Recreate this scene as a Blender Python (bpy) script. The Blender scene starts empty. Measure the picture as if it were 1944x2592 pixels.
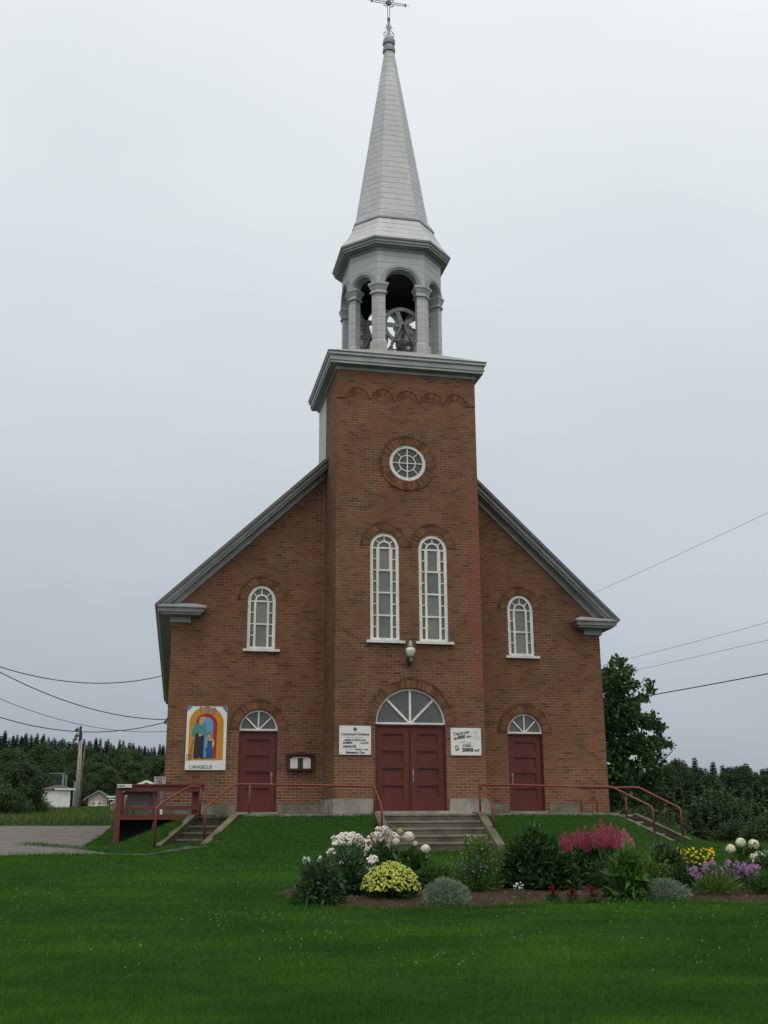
import bpy, bmesh, math, random
import numpy as np
from mathutils import Vector, Matrix, noise

SC = bpy.context.scene
COL = SC.collection
R = math.radians

# ---------------------------------------------------------------- camera
CAM = Vector((-6.1564, -27.7447, -0.2491))
YAW, PITCH, ROLL, FOC = -0.2093, 0.2792, -0.0056, 2731.09   # focal length in px of a 1944x2592 frame
cy_, sy_, cp_, sp_ = math.cos(YAW), math.sin(YAW), math.cos(PITCH), math.sin(PITCH)
FW = Vector((-sy_ * cp_, cy_ * cp_, sp_))
r0 = Vector((cy_, sy_, 0)); u0 = r0.cross(FW)
RT = math.cos(ROLL) * r0 + math.sin(ROLL) * u0
UP = -math.sin(ROLL) * r0 + math.cos(ROLL) * u0
cd = bpy.data.cameras.new('camera'); cam = bpy.data.objects.new('camera', cd); COL.objects.link(cam)
cd.sensor_fit = 'VERTICAL'; cd.sensor_height = 34.6; cd.lens = FOC / 2592 * 34.6
cd.clip_start = 0.1; cd.clip_end = 3000
cam.matrix_world = Matrix(((RT.x, UP.x, -FW.x, CAM.x), (RT.y, UP.y, -FW.y, CAM.y), (RT.z, UP.z, -FW.z, CAM.z), (0, 0, 0, 1)))
SC.camera = cam

# ---------------------------------------------------------------- sky and sun (overcast day)
SUN_EL, SUN_AZ = 64.0, 200.0           # azimuth clockwise from +y: behind the viewer
w = bpy.data.worlds.new('World'); SC.world = w; w.use_nodes = True
nt = w.node_tree; nt.nodes.clear()
def wn(t): return nt.nodes.new(t)
out = wn('ShaderNodeOutputWorld'); bg = wn('ShaderNodeBackground'); nt.links.new(bg.outputs[0], out.inputs[0])
sky = wn('ShaderNodeTexSky'); sky.sky_type = 'NISHITA'; sky.sun_disc = False
sky.sun_elevation = R(SUN_EL); sky.sun_rotation = R(SUN_AZ)
tc = wn('ShaderNodeTexCoord'); sx = wn('ShaderNodeSeparateXYZ'); nt.links.new(tc.outputs['Generated'], sx.inputs[0])
nz = wn('ShaderNodeTexNoise'); nz.inputs['Scale'].default_value = 1.6; nz.inputs['Detail'].default_value = 5; nz.inputs['Roughness'].default_value = .5
mpn = wn('ShaderNodeMapping'); mpn.inputs['Scale'].default_value = (1, 1, 2.2); mpn.inputs['Location'].default_value = (.7, .2, .4)
nt.links.new(tc.outputs['Generated'], mpn.inputs[0]); nt.links.new(mpn.outputs[0], nz.inputs[0])
ma = wn('ShaderNodeMath'); ma.operation = 'MULTIPLY_ADD'; ma.inputs[1].default_value = .36; nt.links.new(nz.outputs[0], ma.inputs[0])
mb = wn('ShaderNodeMath'); mb.operation = 'ADD'; mb.inputs[1].default_value = -.175; nt.links.new(sx.outputs['Z'], mb.inputs[0])
# a little brighter towards the right of the church, where the cloud is thinner
mx = wn('ShaderNodeMath'); mx.operation = 'MULTIPLY_ADD'; mx.inputs[1].default_value = .07; nt.links.new(sx.outputs['X'], mx.inputs[0]); nt.links.new(mb.outputs[0], mx.inputs[2])
nt.links.new(mx.outputs[0], ma.inputs[2])
cr = wn('ShaderNodeValToRGB'); el = cr.color_ramp.elements
def lin(c): return tuple(((v / 255) / 12.92 if v / 255 <= .04045 else ((v / 255 + .055) / 1.055) ** 2.4) for v in c) + (1,)
for i, (pos, c) in enumerate(((0.0, (148, 156, 166)), (.1, (171, 179, 188)), (.24, (197, 205, 211)), (.42, (213, 220, 224)), (.66, (235, 240, 243)))):
    e = el[i] if i < 2 else el.new(pos)
    e.position = pos; e.color = lin(c)
e = el.new(1.0); e.color = (1.32, 1.30, 1.24, 1)
nt.links.new(ma.outputs[0], cr.inputs[0])
# the cloud deck is thinner, so brighter, on the sun's side of the sky
bk = wn('ShaderNodeMapRange'); bk.inputs['From Min'].default_value = 0; bk.inputs['From Max'].default_value = -1
bk.inputs['To Min'].default_value = 1.0; bk.inputs['To Max'].default_value = 1.5; nt.links.new(sx.outputs['Y'], bk.inputs['Value'])
vm = wn('ShaderNodeVectorMath'); vm.operation = 'SCALE'; nt.links.new(cr.outputs[0], vm.inputs[0]); nt.links.new(bk.outputs[0], vm.inputs['Scale'])
sk = wn('ShaderNodeVectorMath'); sk.operation = 'SCALE'; sk.inputs['Scale'].default_value = .05 * .12; nt.links.new(sky.outputs[0], sk.inputs[0])
ad = wn('ShaderNodeVectorMath'); ad.operation = 'ADD'; wt = wn('ShaderNodeMix'); wt.data_type = 'RGBA'; wt.blend_type = 'MULTIPLY'; wt.inputs[7].default_value = (1.06, 1.0, .90, 1)   # the brighter side is the warmer one
wf = wn('ShaderNodeMapRange'); wf.inputs['From Min'].default_value = .15; wf.inputs['From Max'].default_value = -.4; nt.links.new(sx.outputs['Y'], wf.inputs['Value']); nt.links.new(wf.outputs[0], wt.inputs[0])
nt.links.new(vm.outputs[0], wt.inputs[6]); nt.links.new(wt.outputs[2], ad.inputs[0]); nt.links.new(sk.outputs[0], ad.inputs[1])
nt.links.new(ad.outputs[0], bg.inputs[0]); bg.inputs[1].default_value = 1.0
sd = bpy.data.lights.new('sun', 'SUN'); sun = bpy.data.objects.new('sun', sd); COL.objects.link(sun)
sd.energy = 1.1; sd.angle = R(35); sd.color = (1, .96, .9)
az = R(SUN_AZ); elv = R(SUN_EL)
sun.rotation_euler = Vector((math.sin(az) * math.cos(elv), math.cos(az) * math.cos(elv), math.sin(elv))).to_track_quat('Z', 'Y').to_euler()
SC.view_settings.view_transform = 'Standard'; SC.view_settings.look = 'None'; SC.view_settings.gamma = 1
SC.view_settings.exposure = 0; SC.view_settings.use_curve_mapping = False
SC.cycles.max_bounces = 6; SC.cycles.diffuse_bounces = 3; SC.cycles.glossy_bounces = 3; SC.cycles.transparent_max_bounces = 8

# ---------------------------------------------------------------- materials
MATS = {}
def newmat(name):
    m = bpy.data.materials.new(name); m.use_nodes = True
    n = m.node_tree; b = n.nodes['Principled BSDF']; MATS[name] = m
    return m, n, b
def N(n, t, **kw):
    k = n.nodes.new(t)
    for a, v in kw.items():
        if a in k.inputs: k.inputs[a].default_value = v
        else: setattr(k, a, v)
    return k
def coords(n, uv=False, scale=None):
    t = N(n, 'ShaderNodeTexCoord'); o = t.outputs['UV' if uv else 'Object']
    if scale:
        mp = N(n, 'ShaderNodeMapping'); mp.inputs['Scale'].default_value = scale; n.links.new(o, mp.inputs[0]); o = mp.outputs[0]
    return o
def noise_fac(n, scale, detail=3, rough=.55, lo=.35, hi=.65, vec=None):
    z = N(n, 'ShaderNodeTexNoise'); z.inputs['Scale'].default_value = scale; z.inputs['Detail'].default_value = detail; z.inputs['Roughness'].default_value = rough
    n.links.new(vec if vec is not None else coords(n), z.inputs[0])
    r = N(n, 'ShaderNodeMapRange'); r.inputs['From Min'].default_value = lo; r.inputs['From Max'].default_value = hi
    n.links.new(z.outputs[0], r.inputs['Value']); return r.outputs[0]
def mix(n, f, a, b, mode='MIX'):
    k = N(n, 'ShaderNodeMix'); k.data_type = 'RGBA'; k.blend_type = mode
    for sock, v in ((k.inputs[0], f), (k.inputs[6], a), (k.inputs[7], b)):
        if hasattr(v, 'is_linked'): n.links.new(v, sock)
        elif isinstance(v, tuple): sock.default_value = v if len(v) == 4 else v + (1,)
        else: sock.default_value = v
    return k.outputs[2]
def bump(n, b, h, strength=.3, dist=.01):
    k = N(n, 'ShaderNodeBump'); k.inputs['Strength'].default_value = strength; k.inputs['Distance'].default_value = dist
    n.links.new(h, k.inputs['Height']); n.links.new(k.outputs[0], b.inputs['Normal'])
def simple(name, c1, c2=None, scale=4, rough=.7, bmp=0, metal=0, spec=.3, detail=4):
    m, n, b = newmat(name)
    c2 = c2 or tuple(v * .75 for v in c1)
    f = noise_fac(n, scale, detail)
    n.links.new(mix(n, f, c1, c2), b.inputs['Base Color'])
    b.inputs['Roughness'].default_value = rough; b.inputs['Metallic'].default_value = metal; b.inputs['Specular IOR Level'].default_value = spec
    if bmp: bump(n, b, noise_fac(n, scale * 4, 4), bmp, .01)
    return m
def ramp(n, f, stops):
    k = N(n, 'ShaderNodeValToRGB'); e = k.color_ramp.elements
    for i, (p, c) in enumerate(stops):
        q = e[i] if i < 2 else e.new(p)
        q.position = p; q.color = c + (1,)
    n.links.new(f, k.inputs[0]); return k.outputs[0]

def brick_mat(name, patch=False):
    m, n, b = newmat(name)
    uv = coords(n, True)
    br = N(n, 'ShaderNodeTexBrick'); br.offset = .5; br.squash = 1
    for k, v in dict(Scale=1, **{'Mortar Size': .0058, 'Mortar Smooth': .25, 'Bias': 0, 'Brick Width': .215, 'Row Height': .0715}).items(): br.inputs[k].default_value = v
    br.inputs['Color1'].default_value = (0, 0, 0, 1); br.inputs['Color2'].default_value = (1, 1, 1, 1); br.inputs['Mortar'].default_value = (.5, .5, .5, 1)
    n.links.new(uv, br.inputs[0])
    tone = ramp(n, br.outputs[0], [(0, (.09, .049, .034)), (.10, (.120, .064, .040)), (.3, (.150, .078, .045)), (.6, (.174, .090, .052)), (.85, (.192, .088, .053)), (1, (.164, .072, .046))])
    # a second scatter of darker, burnt bricks in short horizontal runs
    z = noise_fac(n, 1, 2, .5, .58, .68, coords(n, True, (4.4, 14.2, 1)))
    tone = mix(n, z, tone, mix(n, .36, tone, (.07, .042, .03)))
    big = noise_fac(n, .33, 4, .6, .3, .7)
    tone = mix(n, 1, tone, mix(n, big, (.80, .80, .84), (1.13, 1.08, 1.0)), 'MULTIPLY')
    fine = noise_fac(n, 38, 3, .6, .2, .8)
    tone = mix(n, 1, tone, mix(n, fine, (.86, .86, .86), (1.12, 1.12, 1.12)), 'MULTIPLY')
    # rain streaks and grime running down the wall, and paler repointed courses near the ground
    stk = noise_fac(n, 1, 5, .65, .52, .78, coords(n, False, (2.6, 2.6, .22)))
    tone = mix(n, mix(n, 1, stk, (.5, .5, .5), 'MULTIPLY'), tone, mix(n, .55, tone, (.05, .043, .03)))
    oz = N(n, 'ShaderNodeSeparateXYZ'); n.links.new(coords(n), oz.inputs[0])
    low = N(n, 'ShaderNodeMapRange'); low.inputs['From Min'].default_value = 1.5; low.inputs['From Max'].default_value = .5; n.links.new(oz.outputs['Z'], low.inputs['Value'])
    mort = mix(n, noise_fac(n, 1.3, 4, .6, .42, .66), (.17, .10, .064), (.29, .20, .145))
    mort = mix(n, mix(n, 1, low.outputs[0], noise_fac(n, .9, 4, .6, .4, .55), 'MULTIPLY'), mort, (.33, .25, .19))
    if patch:   # red paint brushed over the repaired right-hand edge of the tower, and a small patch under the plaque
        o = N(n, 'ShaderNodeTexCoord'); s = N(n, 'ShaderNodeSeparateXYZ'); n.links.new(o.outputs['Object'], s.inputs[0])
        w_ = N(n, 'ShaderNodeTexNoise'); w_.inputs['Scale'].default_value = 1.7; w_.inputs['Detail'].default_value = 5
        n.links.new(o.outputs['Object'], w_.inputs[0])
        a1 = N(n, 'ShaderNodeMath', operation='MULTIPLY_ADD'); a1.inputs[1].default_value = 1.05; n.links.new(w_.outputs[0], a1.inputs[0]); n.links.new(s.outputs['X'], a1.inputs[2])
        g1 = N(n, 'ShaderNodeMapRange'); g1.inputs['From Min'].default_value = 2.12; g1.inputs['From Max'].default_value = 2.16; n.links.new(a1.outputs[0], g1.inputs['Value'])
        g2 = N(n, 'ShaderNodeMapRange'); g2.inputs['From Min'].default_value = 2.7; g2.inputs['From Max'].default_value = 3.0; n.links.new(s.outputs['Z'], g2.inputs['Value'])
        g3 = N(n, 'ShaderNodeMapRange'); g3.inputs['From Min'].default_value = 8.9; g3.inputs['From Max'].default_value = 7.7; n.links.new(s.outputs['Z'], g3.inputs['Value'])
        p1 = N(n, 'ShaderNodeMath', operation='MULTIPLY'); n.links.new(g1.outputs[0], p1.inputs[0]); n.links.new(g2.outputs[0], p1.inputs[1])
        p2 = N(n, 'ShaderNodeMath', operation='MULTIPLY'); n.links.new(p1.outputs[0], p2.inputs[0]); n.links.new(g3.outputs[0], p2.inputs[1])
        p3 = N(n, 'ShaderNodeMath', operation='MULTIPLY'); p3.inputs[1].default_value = .62; n.links.new(p2.outputs[0], p3.inputs[0])
        tone = mix(n, p3.outputs[0], tone, (.215, .066, .056)); mort = mix(n, p3.outputs[0], mort, (.235, .085, .072))
    n.links.new(mix(n, br.outputs['Fac'], tone, mort), b.inputs['Base Color'])
    b.inputs['Roughness'].default_value = .88; b.inputs['Specular IOR Level'].default_value = .2
    inv = N(n, 'ShaderNodeMath', operation='SUBTRACT'); inv.inputs[0].default_value = 1; n.links.new(br.outputs['Fac'], inv.inputs[1])
    bump(n, b, inv.outputs[0], .5, .008)
    return m
brick_mat('brick'); brick_mat('tower_brick', True)

def voussoir_mat(name, c):
    m, n, b = newmat(name)
    g = N(n, 'ShaderNodeNewGeometry')
    t = ramp(n, g.outputs['Random Per Island'], [(0, tuple(v * .5 for v in c)), (.35, tuple(v * .8 for v in c)), (.7, c), (1, tuple(v * 1.2 for v in c))])
    f = noise_fac(n, 20, 3, .6, .2, .8)
    n.links.new(mix(n, 1, t, mix(n, f, (.8, .8, .8), (1.12, 1.12, 1.12)), 'MULTIPLY'), b.inputs['Base Color'])
    b.inputs['Roughness'].default_value = .9; b.inputs['Specular IOR Level'].default_value = .2
voussoir_mat('arch_brick', (.168, .083, .046)); voussoir_mat('hood_brick', (.150, .077, .046))
simple('mortar', (.27, .19, .14), (.17, .115, .085), 5, .95)

def shingle_mat(name, c, roww, rowh, line=(.11, .115, .12), ms=.006, streak=.5):
    m, n, b = newmat(name)
    uv = coords(n, True)
    br = N(n, 'ShaderNodeTexBrick'); br.offset = .37; br.offset_frequency = 3; br.squash = .7; br.squash_frequency = 3
    for k, v in dict(Scale=1, **{'Mortar Size': ms, 'Mortar Smooth': .6, 'Bias': 0, 'Brick Width': roww, 'Row Height': rowh}).items(): br.inputs[k].default_value = v
    br.inputs['Color1'].default_value = (.94, .94, .94, 1); br.inputs['Color2'].default_value = (1.04, 1.04, 1.04, 1); br.inputs['Mortar'].default_value = (1, 1, 1, 1)
    n.links.new(uv, br.inputs[0])
    st = noise_fac(n, 1, 5, .7, .35, .7, coords(n, True, (16, 1.1, 1)))
    big = noise_fac(n, .8, 3)
    col = mix(n, 1, mix(n, big, c, tuple(v * .88 for v in c)), br.outputs[0], 'MULTIPLY')
    col = mix(n, mix(n, 1, st, (streak * .4,) * 3, 'MULTIPLY'), col, tuple(v * .55 for v in c))
    s_ = N(n, 'ShaderNodeSeparateXYZ'); n.links.new(uv, s_.inputs[0])
    dv = N(n, 'ShaderNodeMath', operation='DIVIDE'); dv.inputs[1].default_value = rowh; n.links.new(s_.outputs['Y'], dv.inputs[0])
    fr_ = N(n, 'ShaderNodeMath', operation='FRACT'); n.links.new(dv.outputs[0], fr_.inputs[0])
    pp = N(n, 'ShaderNodeMath', operation='PINGPONG'); pp.inputs[1].default_value = .5; n.links.new(fr_.outputs[0], pp.inputs[0])
    rl = N(n, 'ShaderNodeMapRange'); rl.inputs['From Min'].default_value = .075; rl.inputs['From Max'].default_value = .03; n.links.new(pp.outputs[0], rl.inputs['Value'])
    brk = N(n, 'ShaderNodeMath', operation='MULTIPLY'); n.links.new(rl.outputs[0], brk.inputs[0]); n.links.new(mix(n, noise_fac(n, 3.5, 3, .6, .3, .6), (.3,) * 3, (.8,) * 3), brk.inputs[1])
    lf = N(n, 'ShaderNodeMath', operation='MULTIPLY'); n.links.new(br.outputs['Fac'], lf.inputs[0]); n.links.new(mix(n, noise_fac(n, 5, 3, .6, .4, .62), (.0,) * 3, (.22,) * 3), lf.inputs[1])
    mxl = N(n, 'ShaderNodeMath', operation='MAXIMUM'); n.links.new(lf.outputs[0], mxl.inputs[0]); n.links.new(brk.outputs[0], mxl.inputs[1])
    n.links.new(mix(n, mxl.outputs[0], col, line), b.inputs['Base Color'])
    b.inputs['Roughness'].default_value = .5; b.inputs['Metallic'].default_value = .15; b.inputs['Specular IOR Level'].default_value = .4
    inv = N(n, 'ShaderNodeMath', operation='SUBTRACT'); inv.inputs[0].default_value = 1; n.links.new(rl.outputs[0], inv.inputs[1])
    bump(n, b, inv.outputs[0], .35, .01)
shingle_mat('spire_shingle', (.46, .475, .50), .15, .195)
shingle_mat('tower_shingle', (.47, .475, .485), .3, .16, ms=.004)
shingle_mat('pier_shingle', (.44, .455, .48), .24, .21, line=(.22, .23, .24), ms=.005)
shingle_mat('roof_shingle', (.13, .13, .135), .3, .15)
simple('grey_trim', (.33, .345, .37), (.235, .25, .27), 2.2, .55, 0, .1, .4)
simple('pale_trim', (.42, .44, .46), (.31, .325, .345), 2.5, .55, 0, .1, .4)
simple('dark_wood', (.06, .06, .065), (.035, .035, .038), 3, .9)
simple('iron', (.10, .105, .12), (.06, .065, .075), 12, .5, 0, .3, .4)
simple('bell_iron', (.21, .215, .205), (.13, .135, .125), 7, .6, .1, .2, .4)
simple('bell_bronze', (.10, .11, .085), (.05, .06, .05), 8, .5, .1, .5, .5)

def paint_mat(name, c, chip, amount=.6, scale=14, rough=.5):
    m, n, b = newmat(name)
    f = noise_fac(n, scale, 6, .7, amount, amount + .05)
    g = noise_fac(n, 1, 4, .6, .3, .7, coords(n, False, (3.2, 3.2, .9)))
    n.links.new(mix(n, f, mix(n, g, c, tuple(v * .74 for v in c)), chip), b.inputs['Base Color'])
    b.inputs['Roughness'].default_value = rough; b.inputs['Specular IOR Level'].default_value = .3
    bump(n, b, noise_fac(n, scale * 2, 4), .15, .004)
paint_mat('white_paint', (.74, .74, .72), (.30, .29, .26), .585, 18)
paint_mat('red_paint', (.112, .025, .021), (.082, .027, .024), .66, 22, .45)
paint_mat('rail_paint', (.18, .047, .030), (.09, .04, .032), .62, 12, .45)
paint_mat('ramp_paint', (.125, .037, .030), (.095, .042, .036), .62, 14, .6)

def glass_mat(name, c, rough=.12):
    m, n, b = newmat(name)
    f = noise_fac(n, 2.2, 3)
    oi = N(n, 'ShaderNodeObjectInfo'); pv = mix(n, oi.outputs['Random'], (.72, .76, .76), (1.25, 1.2, 1.16))
    n.links.new(mix(n, 1, mix(n, f, c, tuple(v * .8 for v in c)), pv, 'MULTIPLY'), b.inputs['Base Color'])
    b.inputs['Roughness'].default_value = rough; b.inputs['Specular IOR Level'].default_value = .5
    bump(n, b, noise_fac(n, 3, 2), .08, .01)
glass_mat('pane_frosted', (.16, .16, .158), .3); glass_mat('pane_side', (.10, .118, .11), .2); glass_mat('pane_dark', (.055, .062, .06), .1)
glass_mat('pane_fan', (.085, .095, .098), .15)

def concrete_mat(name, c, dirt, amount=.5):
    m, n, b = newmat(name)
    f = noise_fac(n, 2.6, 6, .65, amount - .12, amount + .18); g = noise_fac(n, 45, 3, .6, .25, .75)
    col = mix(n, f, c, dirt); col = mix(n, 1, col, mix(n, g, (.8, .8, .8), (1.15, 1.15, 1.15)), 'MULTIPLY')
    n.links.new(col, b.inputs['Base Color']); b.inputs['Roughness'].default_value = .92; b.inputs['Specular IOR Level'].default_value = .2
    bump(n, b, noise_fac(n, 30, 4), .35, .01)
concrete_mat('foundation', (.33, .31, .275), (.15, .145, .115), .5)
concrete_mat('foundation_mossy', (.21, .20, .165), (.085, .088, .06), .46)
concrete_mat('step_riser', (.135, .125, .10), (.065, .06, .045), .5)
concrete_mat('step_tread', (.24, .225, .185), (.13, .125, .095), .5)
concrete_mat('mossy_riser_shaded_cheek', (.062, .058, .044), (.034, .036, .024), .5)
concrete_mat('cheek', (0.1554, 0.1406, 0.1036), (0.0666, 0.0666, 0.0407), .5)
concrete_mat('asphalt', (.155, .147, .138), (.09, .086, .08), .5)
concrete_mat('path', (.19, .18, .165), (.10, .10, .08), .5)

def ground_mat():
    m, n, b = newmat('lawn')
    f = noise_fac(n, .55, 5, .6, .3, .7); g = noise_fac(n, 9, 4, .6, .3, .7)
    col = mix(n, f, (.016, .052, .008), (.024, .070, .010)); col = mix(n, g, col, (.012, .036, .006))
    o = coords(n); s = N(n, 'ShaderNodeSeparateXYZ'); n.links.new(o, s.inputs[0])
    far = N(n, 'ShaderNodeMapRange'); far.inputs['From Min'].default_value = 12; far.inputs['From Max'].default_value = 26; n.links.new(s.outputs['Y'], far.inputs['Value'])
    fld = mix(n, noise_fac(n, .12, 5, .6, .35, .65), (.034, .07, .012), (.075, .085, .018))
    n.links.new(mix(n, far.outputs[0], col, fld), b.inputs['Base Color'])
    b.inputs['Roughness'].default_value = 1; b.inputs['Specular IOR Level'].default_value = .1
    bump(n, b, noise_fac(n, 30, 4), .6, .03)
ground_mat()
def soil_mat():
    m, n, b = newmat('soil')
    f = noise_fac(n, 7, 6, .7, .3, .7); g = noise_fac(n, 55, 3, .6, .70, .76)
    col = mix(n, f, (.085, .056, .039), (.045, .030, .021)); col = mix(n, g, col, (.16, .12, .08))
    n.links.new(col, b.inputs['Base Color']); b.inputs['Roughness'].default_value = 1; b.inputs['Specular IOR Level'].default_value = .1
    bump(n, b, noise_fac(n, 26, 5), 1, .03)
soil_mat()
def leaf_mat(name, c1, c2, c3=None, patch=.8, rough=.6, trans=.25):
    m, n, b = newmat(name)
    g = N(n, 'ShaderNodeNewGeometry')
    t = ramp(n, g.outputs['Random Per Island'], [(0, c2), (.45, c1), (.8, c1), (1, c3 or tuple(min(1, v * 1.35) for v in c1))])
    f = noise_fac(n, patch, 4, .6, .3, .7)
    t = mix(n, 1, t, mix(n, f, (.72, .76, .8), (1.2, 1.16, 1.05)), 'MULTIPLY')
    n.links.new(t, b.inputs['Base Color']); b.inputs['Roughness'].default_value = rough; b.inputs['Specular IOR Level'].default_value = .25
    if trans:
        tr = N(n, 'ShaderNodeBsdfTranslucent'); n.links.new(t, tr.inputs[0])
        ms = N(n, 'ShaderNodeMixShader'); ms.inputs[0].default_value = trans
        o = n.nodes['Material Output']; n.links.new(b.outputs[0], ms.inputs[1]); n.links.new(tr.outputs[0], ms.inputs[2]); n.links.new(ms.outputs[0], o.inputs[0])
leaf_mat('grass_blade', (0.0463, 0.1472, 0.0103), (0.0277, 0.0938, 0.0072), (0.0717, 0.1777, 0.0144), .5, .7, .3)
def lawn_patches():       # mown stripes of yellower and bluer turf, wider than deep
    n = MATS['grass_blade'].node_tree; mul = [k for k in n.nodes if k.bl_idname == 'ShaderNodeMix'][0]; src = mul.outputs[2]; old = [l.to_socket for l in n.links if l.from_socket == src]
    a = noise_fac(n, 1, 4, .6, .32, .68, coords(n, False, (.28, .9, .3))); c = noise_fac(n, 1, 4, .65, .3, .7, coords(n, False, (1.1, 3.4, 1)))
    t = mix(n, 1, src, mix(n, a, (.60, .76, 1.15), (1.36, 1.17, .8)), 'MULTIPLY'); t = mix(n, 1, t, mix(n, c, (.52, .60, .75), (1.25, 1.22, 1.1)), 'MULTIPLY')
    for o in old: n.links.new(t, o)
lawn_patches()
leaf_mat('field_grass', (.048, .095, .02), (.030, .064, .014), (.09, .105, .028), .25, .8, .3)
leaf_mat('maple_leaf', (0.0449, 0.1042, 0.0302), (0.0270, 0.0651, 0.0208), (0.0764, 0.1519, 0.0378), .6)
leaf_mat('wood_leaf', (0.0450, 0.0780, 0.0308), (0.0255, 0.0495, 0.0224), (0.0690, 0.1110, 0.0378), .12)
leaf_mat('pale_wood_leaf', (0.0546, 0.0936, 0.0325), (0.0338, 0.0624, 0.0238), (0.0780, 0.1222, 0.0400), .12)
leaf_mat('spruce_needle', (0.0272, 0.0510, 0.0357), (0.0153, 0.0323, 0.0238), (0.0408, 0.0680, 0.0442), .15)
simple('bark', (.075, .06, .048), (.04, .033, .028), 8, .95, .4)
simple('grey_bark', (.13, .115, .10), (.08, .07, .06), 6, .95, .4)
simple('weathered_pole', (.36, .345, .33), (.24, .225, .21), 3, .9, .3)
simple('brown_pole', (.17, .14, .11), (.10, .08, .065), 3, .9, .3)
simple('wire_black', (.03, .03, .032), None, 3, .6)
simple('wire_grey', (.20, .205, .215), None, 3, .6)
simple('shed_white', (.72, .74, .74), (.62, .65, .65), 1, .6)
simple('beige_siding', (.42, .39, .30), (.36, .33, .26), 1, .7)
simple('roof_brown', (.09, .075, .065), (.06, .05, .045), 2, .9)
simple('roof_dark', (.07, .07, .075), (.05, .05, .052), 2, .9)
simple('blue_steel', (.19, .24, .26), (.14, .18, .2), 2, .5)
simple('panel_grey', (.085, .078, .082), (.07, .065, .068), 2, .6)
simple('roof_metal', (.30, .31, .305), (.22, .23, .225), 2.5, .6, 0, .1, .35)
simple('steel_grey', (.16, .18, .20), (.12, .135, .15), 3, .5, 0, .2)
simple('sign_white', (.70, .71, .70), (.62, .64, .63), 2, .4)
simple('sign_grey', (.34, .33, .33), (.29, .28, .28), 3, .5)
simple('sign_edge', (.10, .05, .07), None, 3, .7)
simple('ink', (.035, .038, .05), (.055, .06, .07), 12, .7)
simple('ink_pale', (.26, .27, .28), (.22, .23, .24), 12, .7)
simple('sign_red', (.24, .03, .03), None, 4, .6)
simple('lamp_metal', (.27, .29, .29), (.2, .22, .22), 4, .45, 0, .4)
simple('milk_glass', (.74, .74, .71), (.55, .54, .5), 5, .3)
simple('black_plastic', (.035, .035, .035), None, 5, .5)
simple('handle_metal', (.34, .32, .30), (.2, .19, .18), 10, .4, 0, .6)
simple('paper', (.68, .68, .67), (.58, .58, .58), 9, .7)
paint_mat('case_paint', (.062, .022, .020), (.05, .03, .028), .66, 20, .5)
simple('notice_back', (.06, .045, .04), None, 4, .8)
simple('stair_wood', (.43, .41, .32), (.33, .31, .24), 4, .8)
for nm, c in dict(art_yellow=(.50, .235, .018), art_red=(.33, .02, .025), art_sky=(.10, .30, .52), art_teal=(.055, .25, .245), art_navy=(.020, .028, .05), art_blue=(.015, .075, .27),
                  art_skin=(.48, .32, .22), art_hair=(.20, .10, .06), art_cream=(.50, .46, .20), art_brown=(.10, .05, .02), art_lilac=(.20, .17, .33), art_corner=(.05, .20, .46)).items(): simple(nm, c, tuple(v * .88 for v in c), 6, .5)

# ---------------------------------------------------------------- helpers
def root_loc(p):
    while p is not None and p.parent is not None: p = p.parent
    return Vector((0, 0, 0)) if p is None else Vector(p.location)
def thing(name, label, cat, loc=(0, 0, 0), group=None):
    o = bpy.data.objects.new(name, None); COL.objects.link(o); o.location = loc; o.empty_display_size = .2
    o['label'] = label; o['category'] = cat
    if group: o['group'] = group
    return o
def tag(o, label=None, cat=None, group=None, kind=None):
    if label: o['label'] = label
    if cat: o['category'] = cat
    if group: o['group'] = group
    if kind: o['kind'] = kind
    return o
def mesh_obj(name, V, F, mats, parent=None, mi=None, smooth=False, uv=True, fix=False):
    V = np.asarray(V, dtype=np.float64).reshape(-1, 3)
    org = np.array(root_loc(parent))
    me = bpy.data.meshes.new(name); me.from_pydata((V - org).tolist(), [], F)
    if fix:
        q = bmesh.new(); q.from_mesh(me); bmesh.ops.recalc_face_normals(q, faces=q.faces); q.to_mesh(me); q.free()
    for m in (mats if isinstance(mats, (list, tuple)) else [mats]): me.materials.append(MATS[m])
    if mi is not None: me.polygons.foreach_set('material_index', mi)
    if smooth: me.polygons.foreach_set('use_smooth', [True] * len(me.polygons))
    if uv:
        l = me.uv_layers.new(name='box'); nl = len(me.loops)
        vi = np.empty(nl, dtype=np.int32); me.loops.foreach_get('vertex_index', vi)
        nrm = np.empty(len(me.polygons) * 3); me.polygons.foreach_get('normal', nrm); nrm = np.abs(nrm.reshape(-1, 3))
        tot = np.empty(len(me.polygons), dtype=np.int32); me.polygons.foreach_get('loop_total', tot)
        ln = np.repeat(nrm, tot, axis=0); P = V[vi]
        a = np.where((ln[:, 2] > .9)[:, None], P[:, [0, 1]], np.where((ln[:, 1] >= ln[:, 0] - .01)[:, None], P[:, [0, 2]], P[:, [1, 2]]))
        l.data.foreach_set('uv', a.ravel())
    o = bpy.data.objects.new(name, me); COL.objects.link(o)
    if parent is not None: o.parent = parent
    return o
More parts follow.
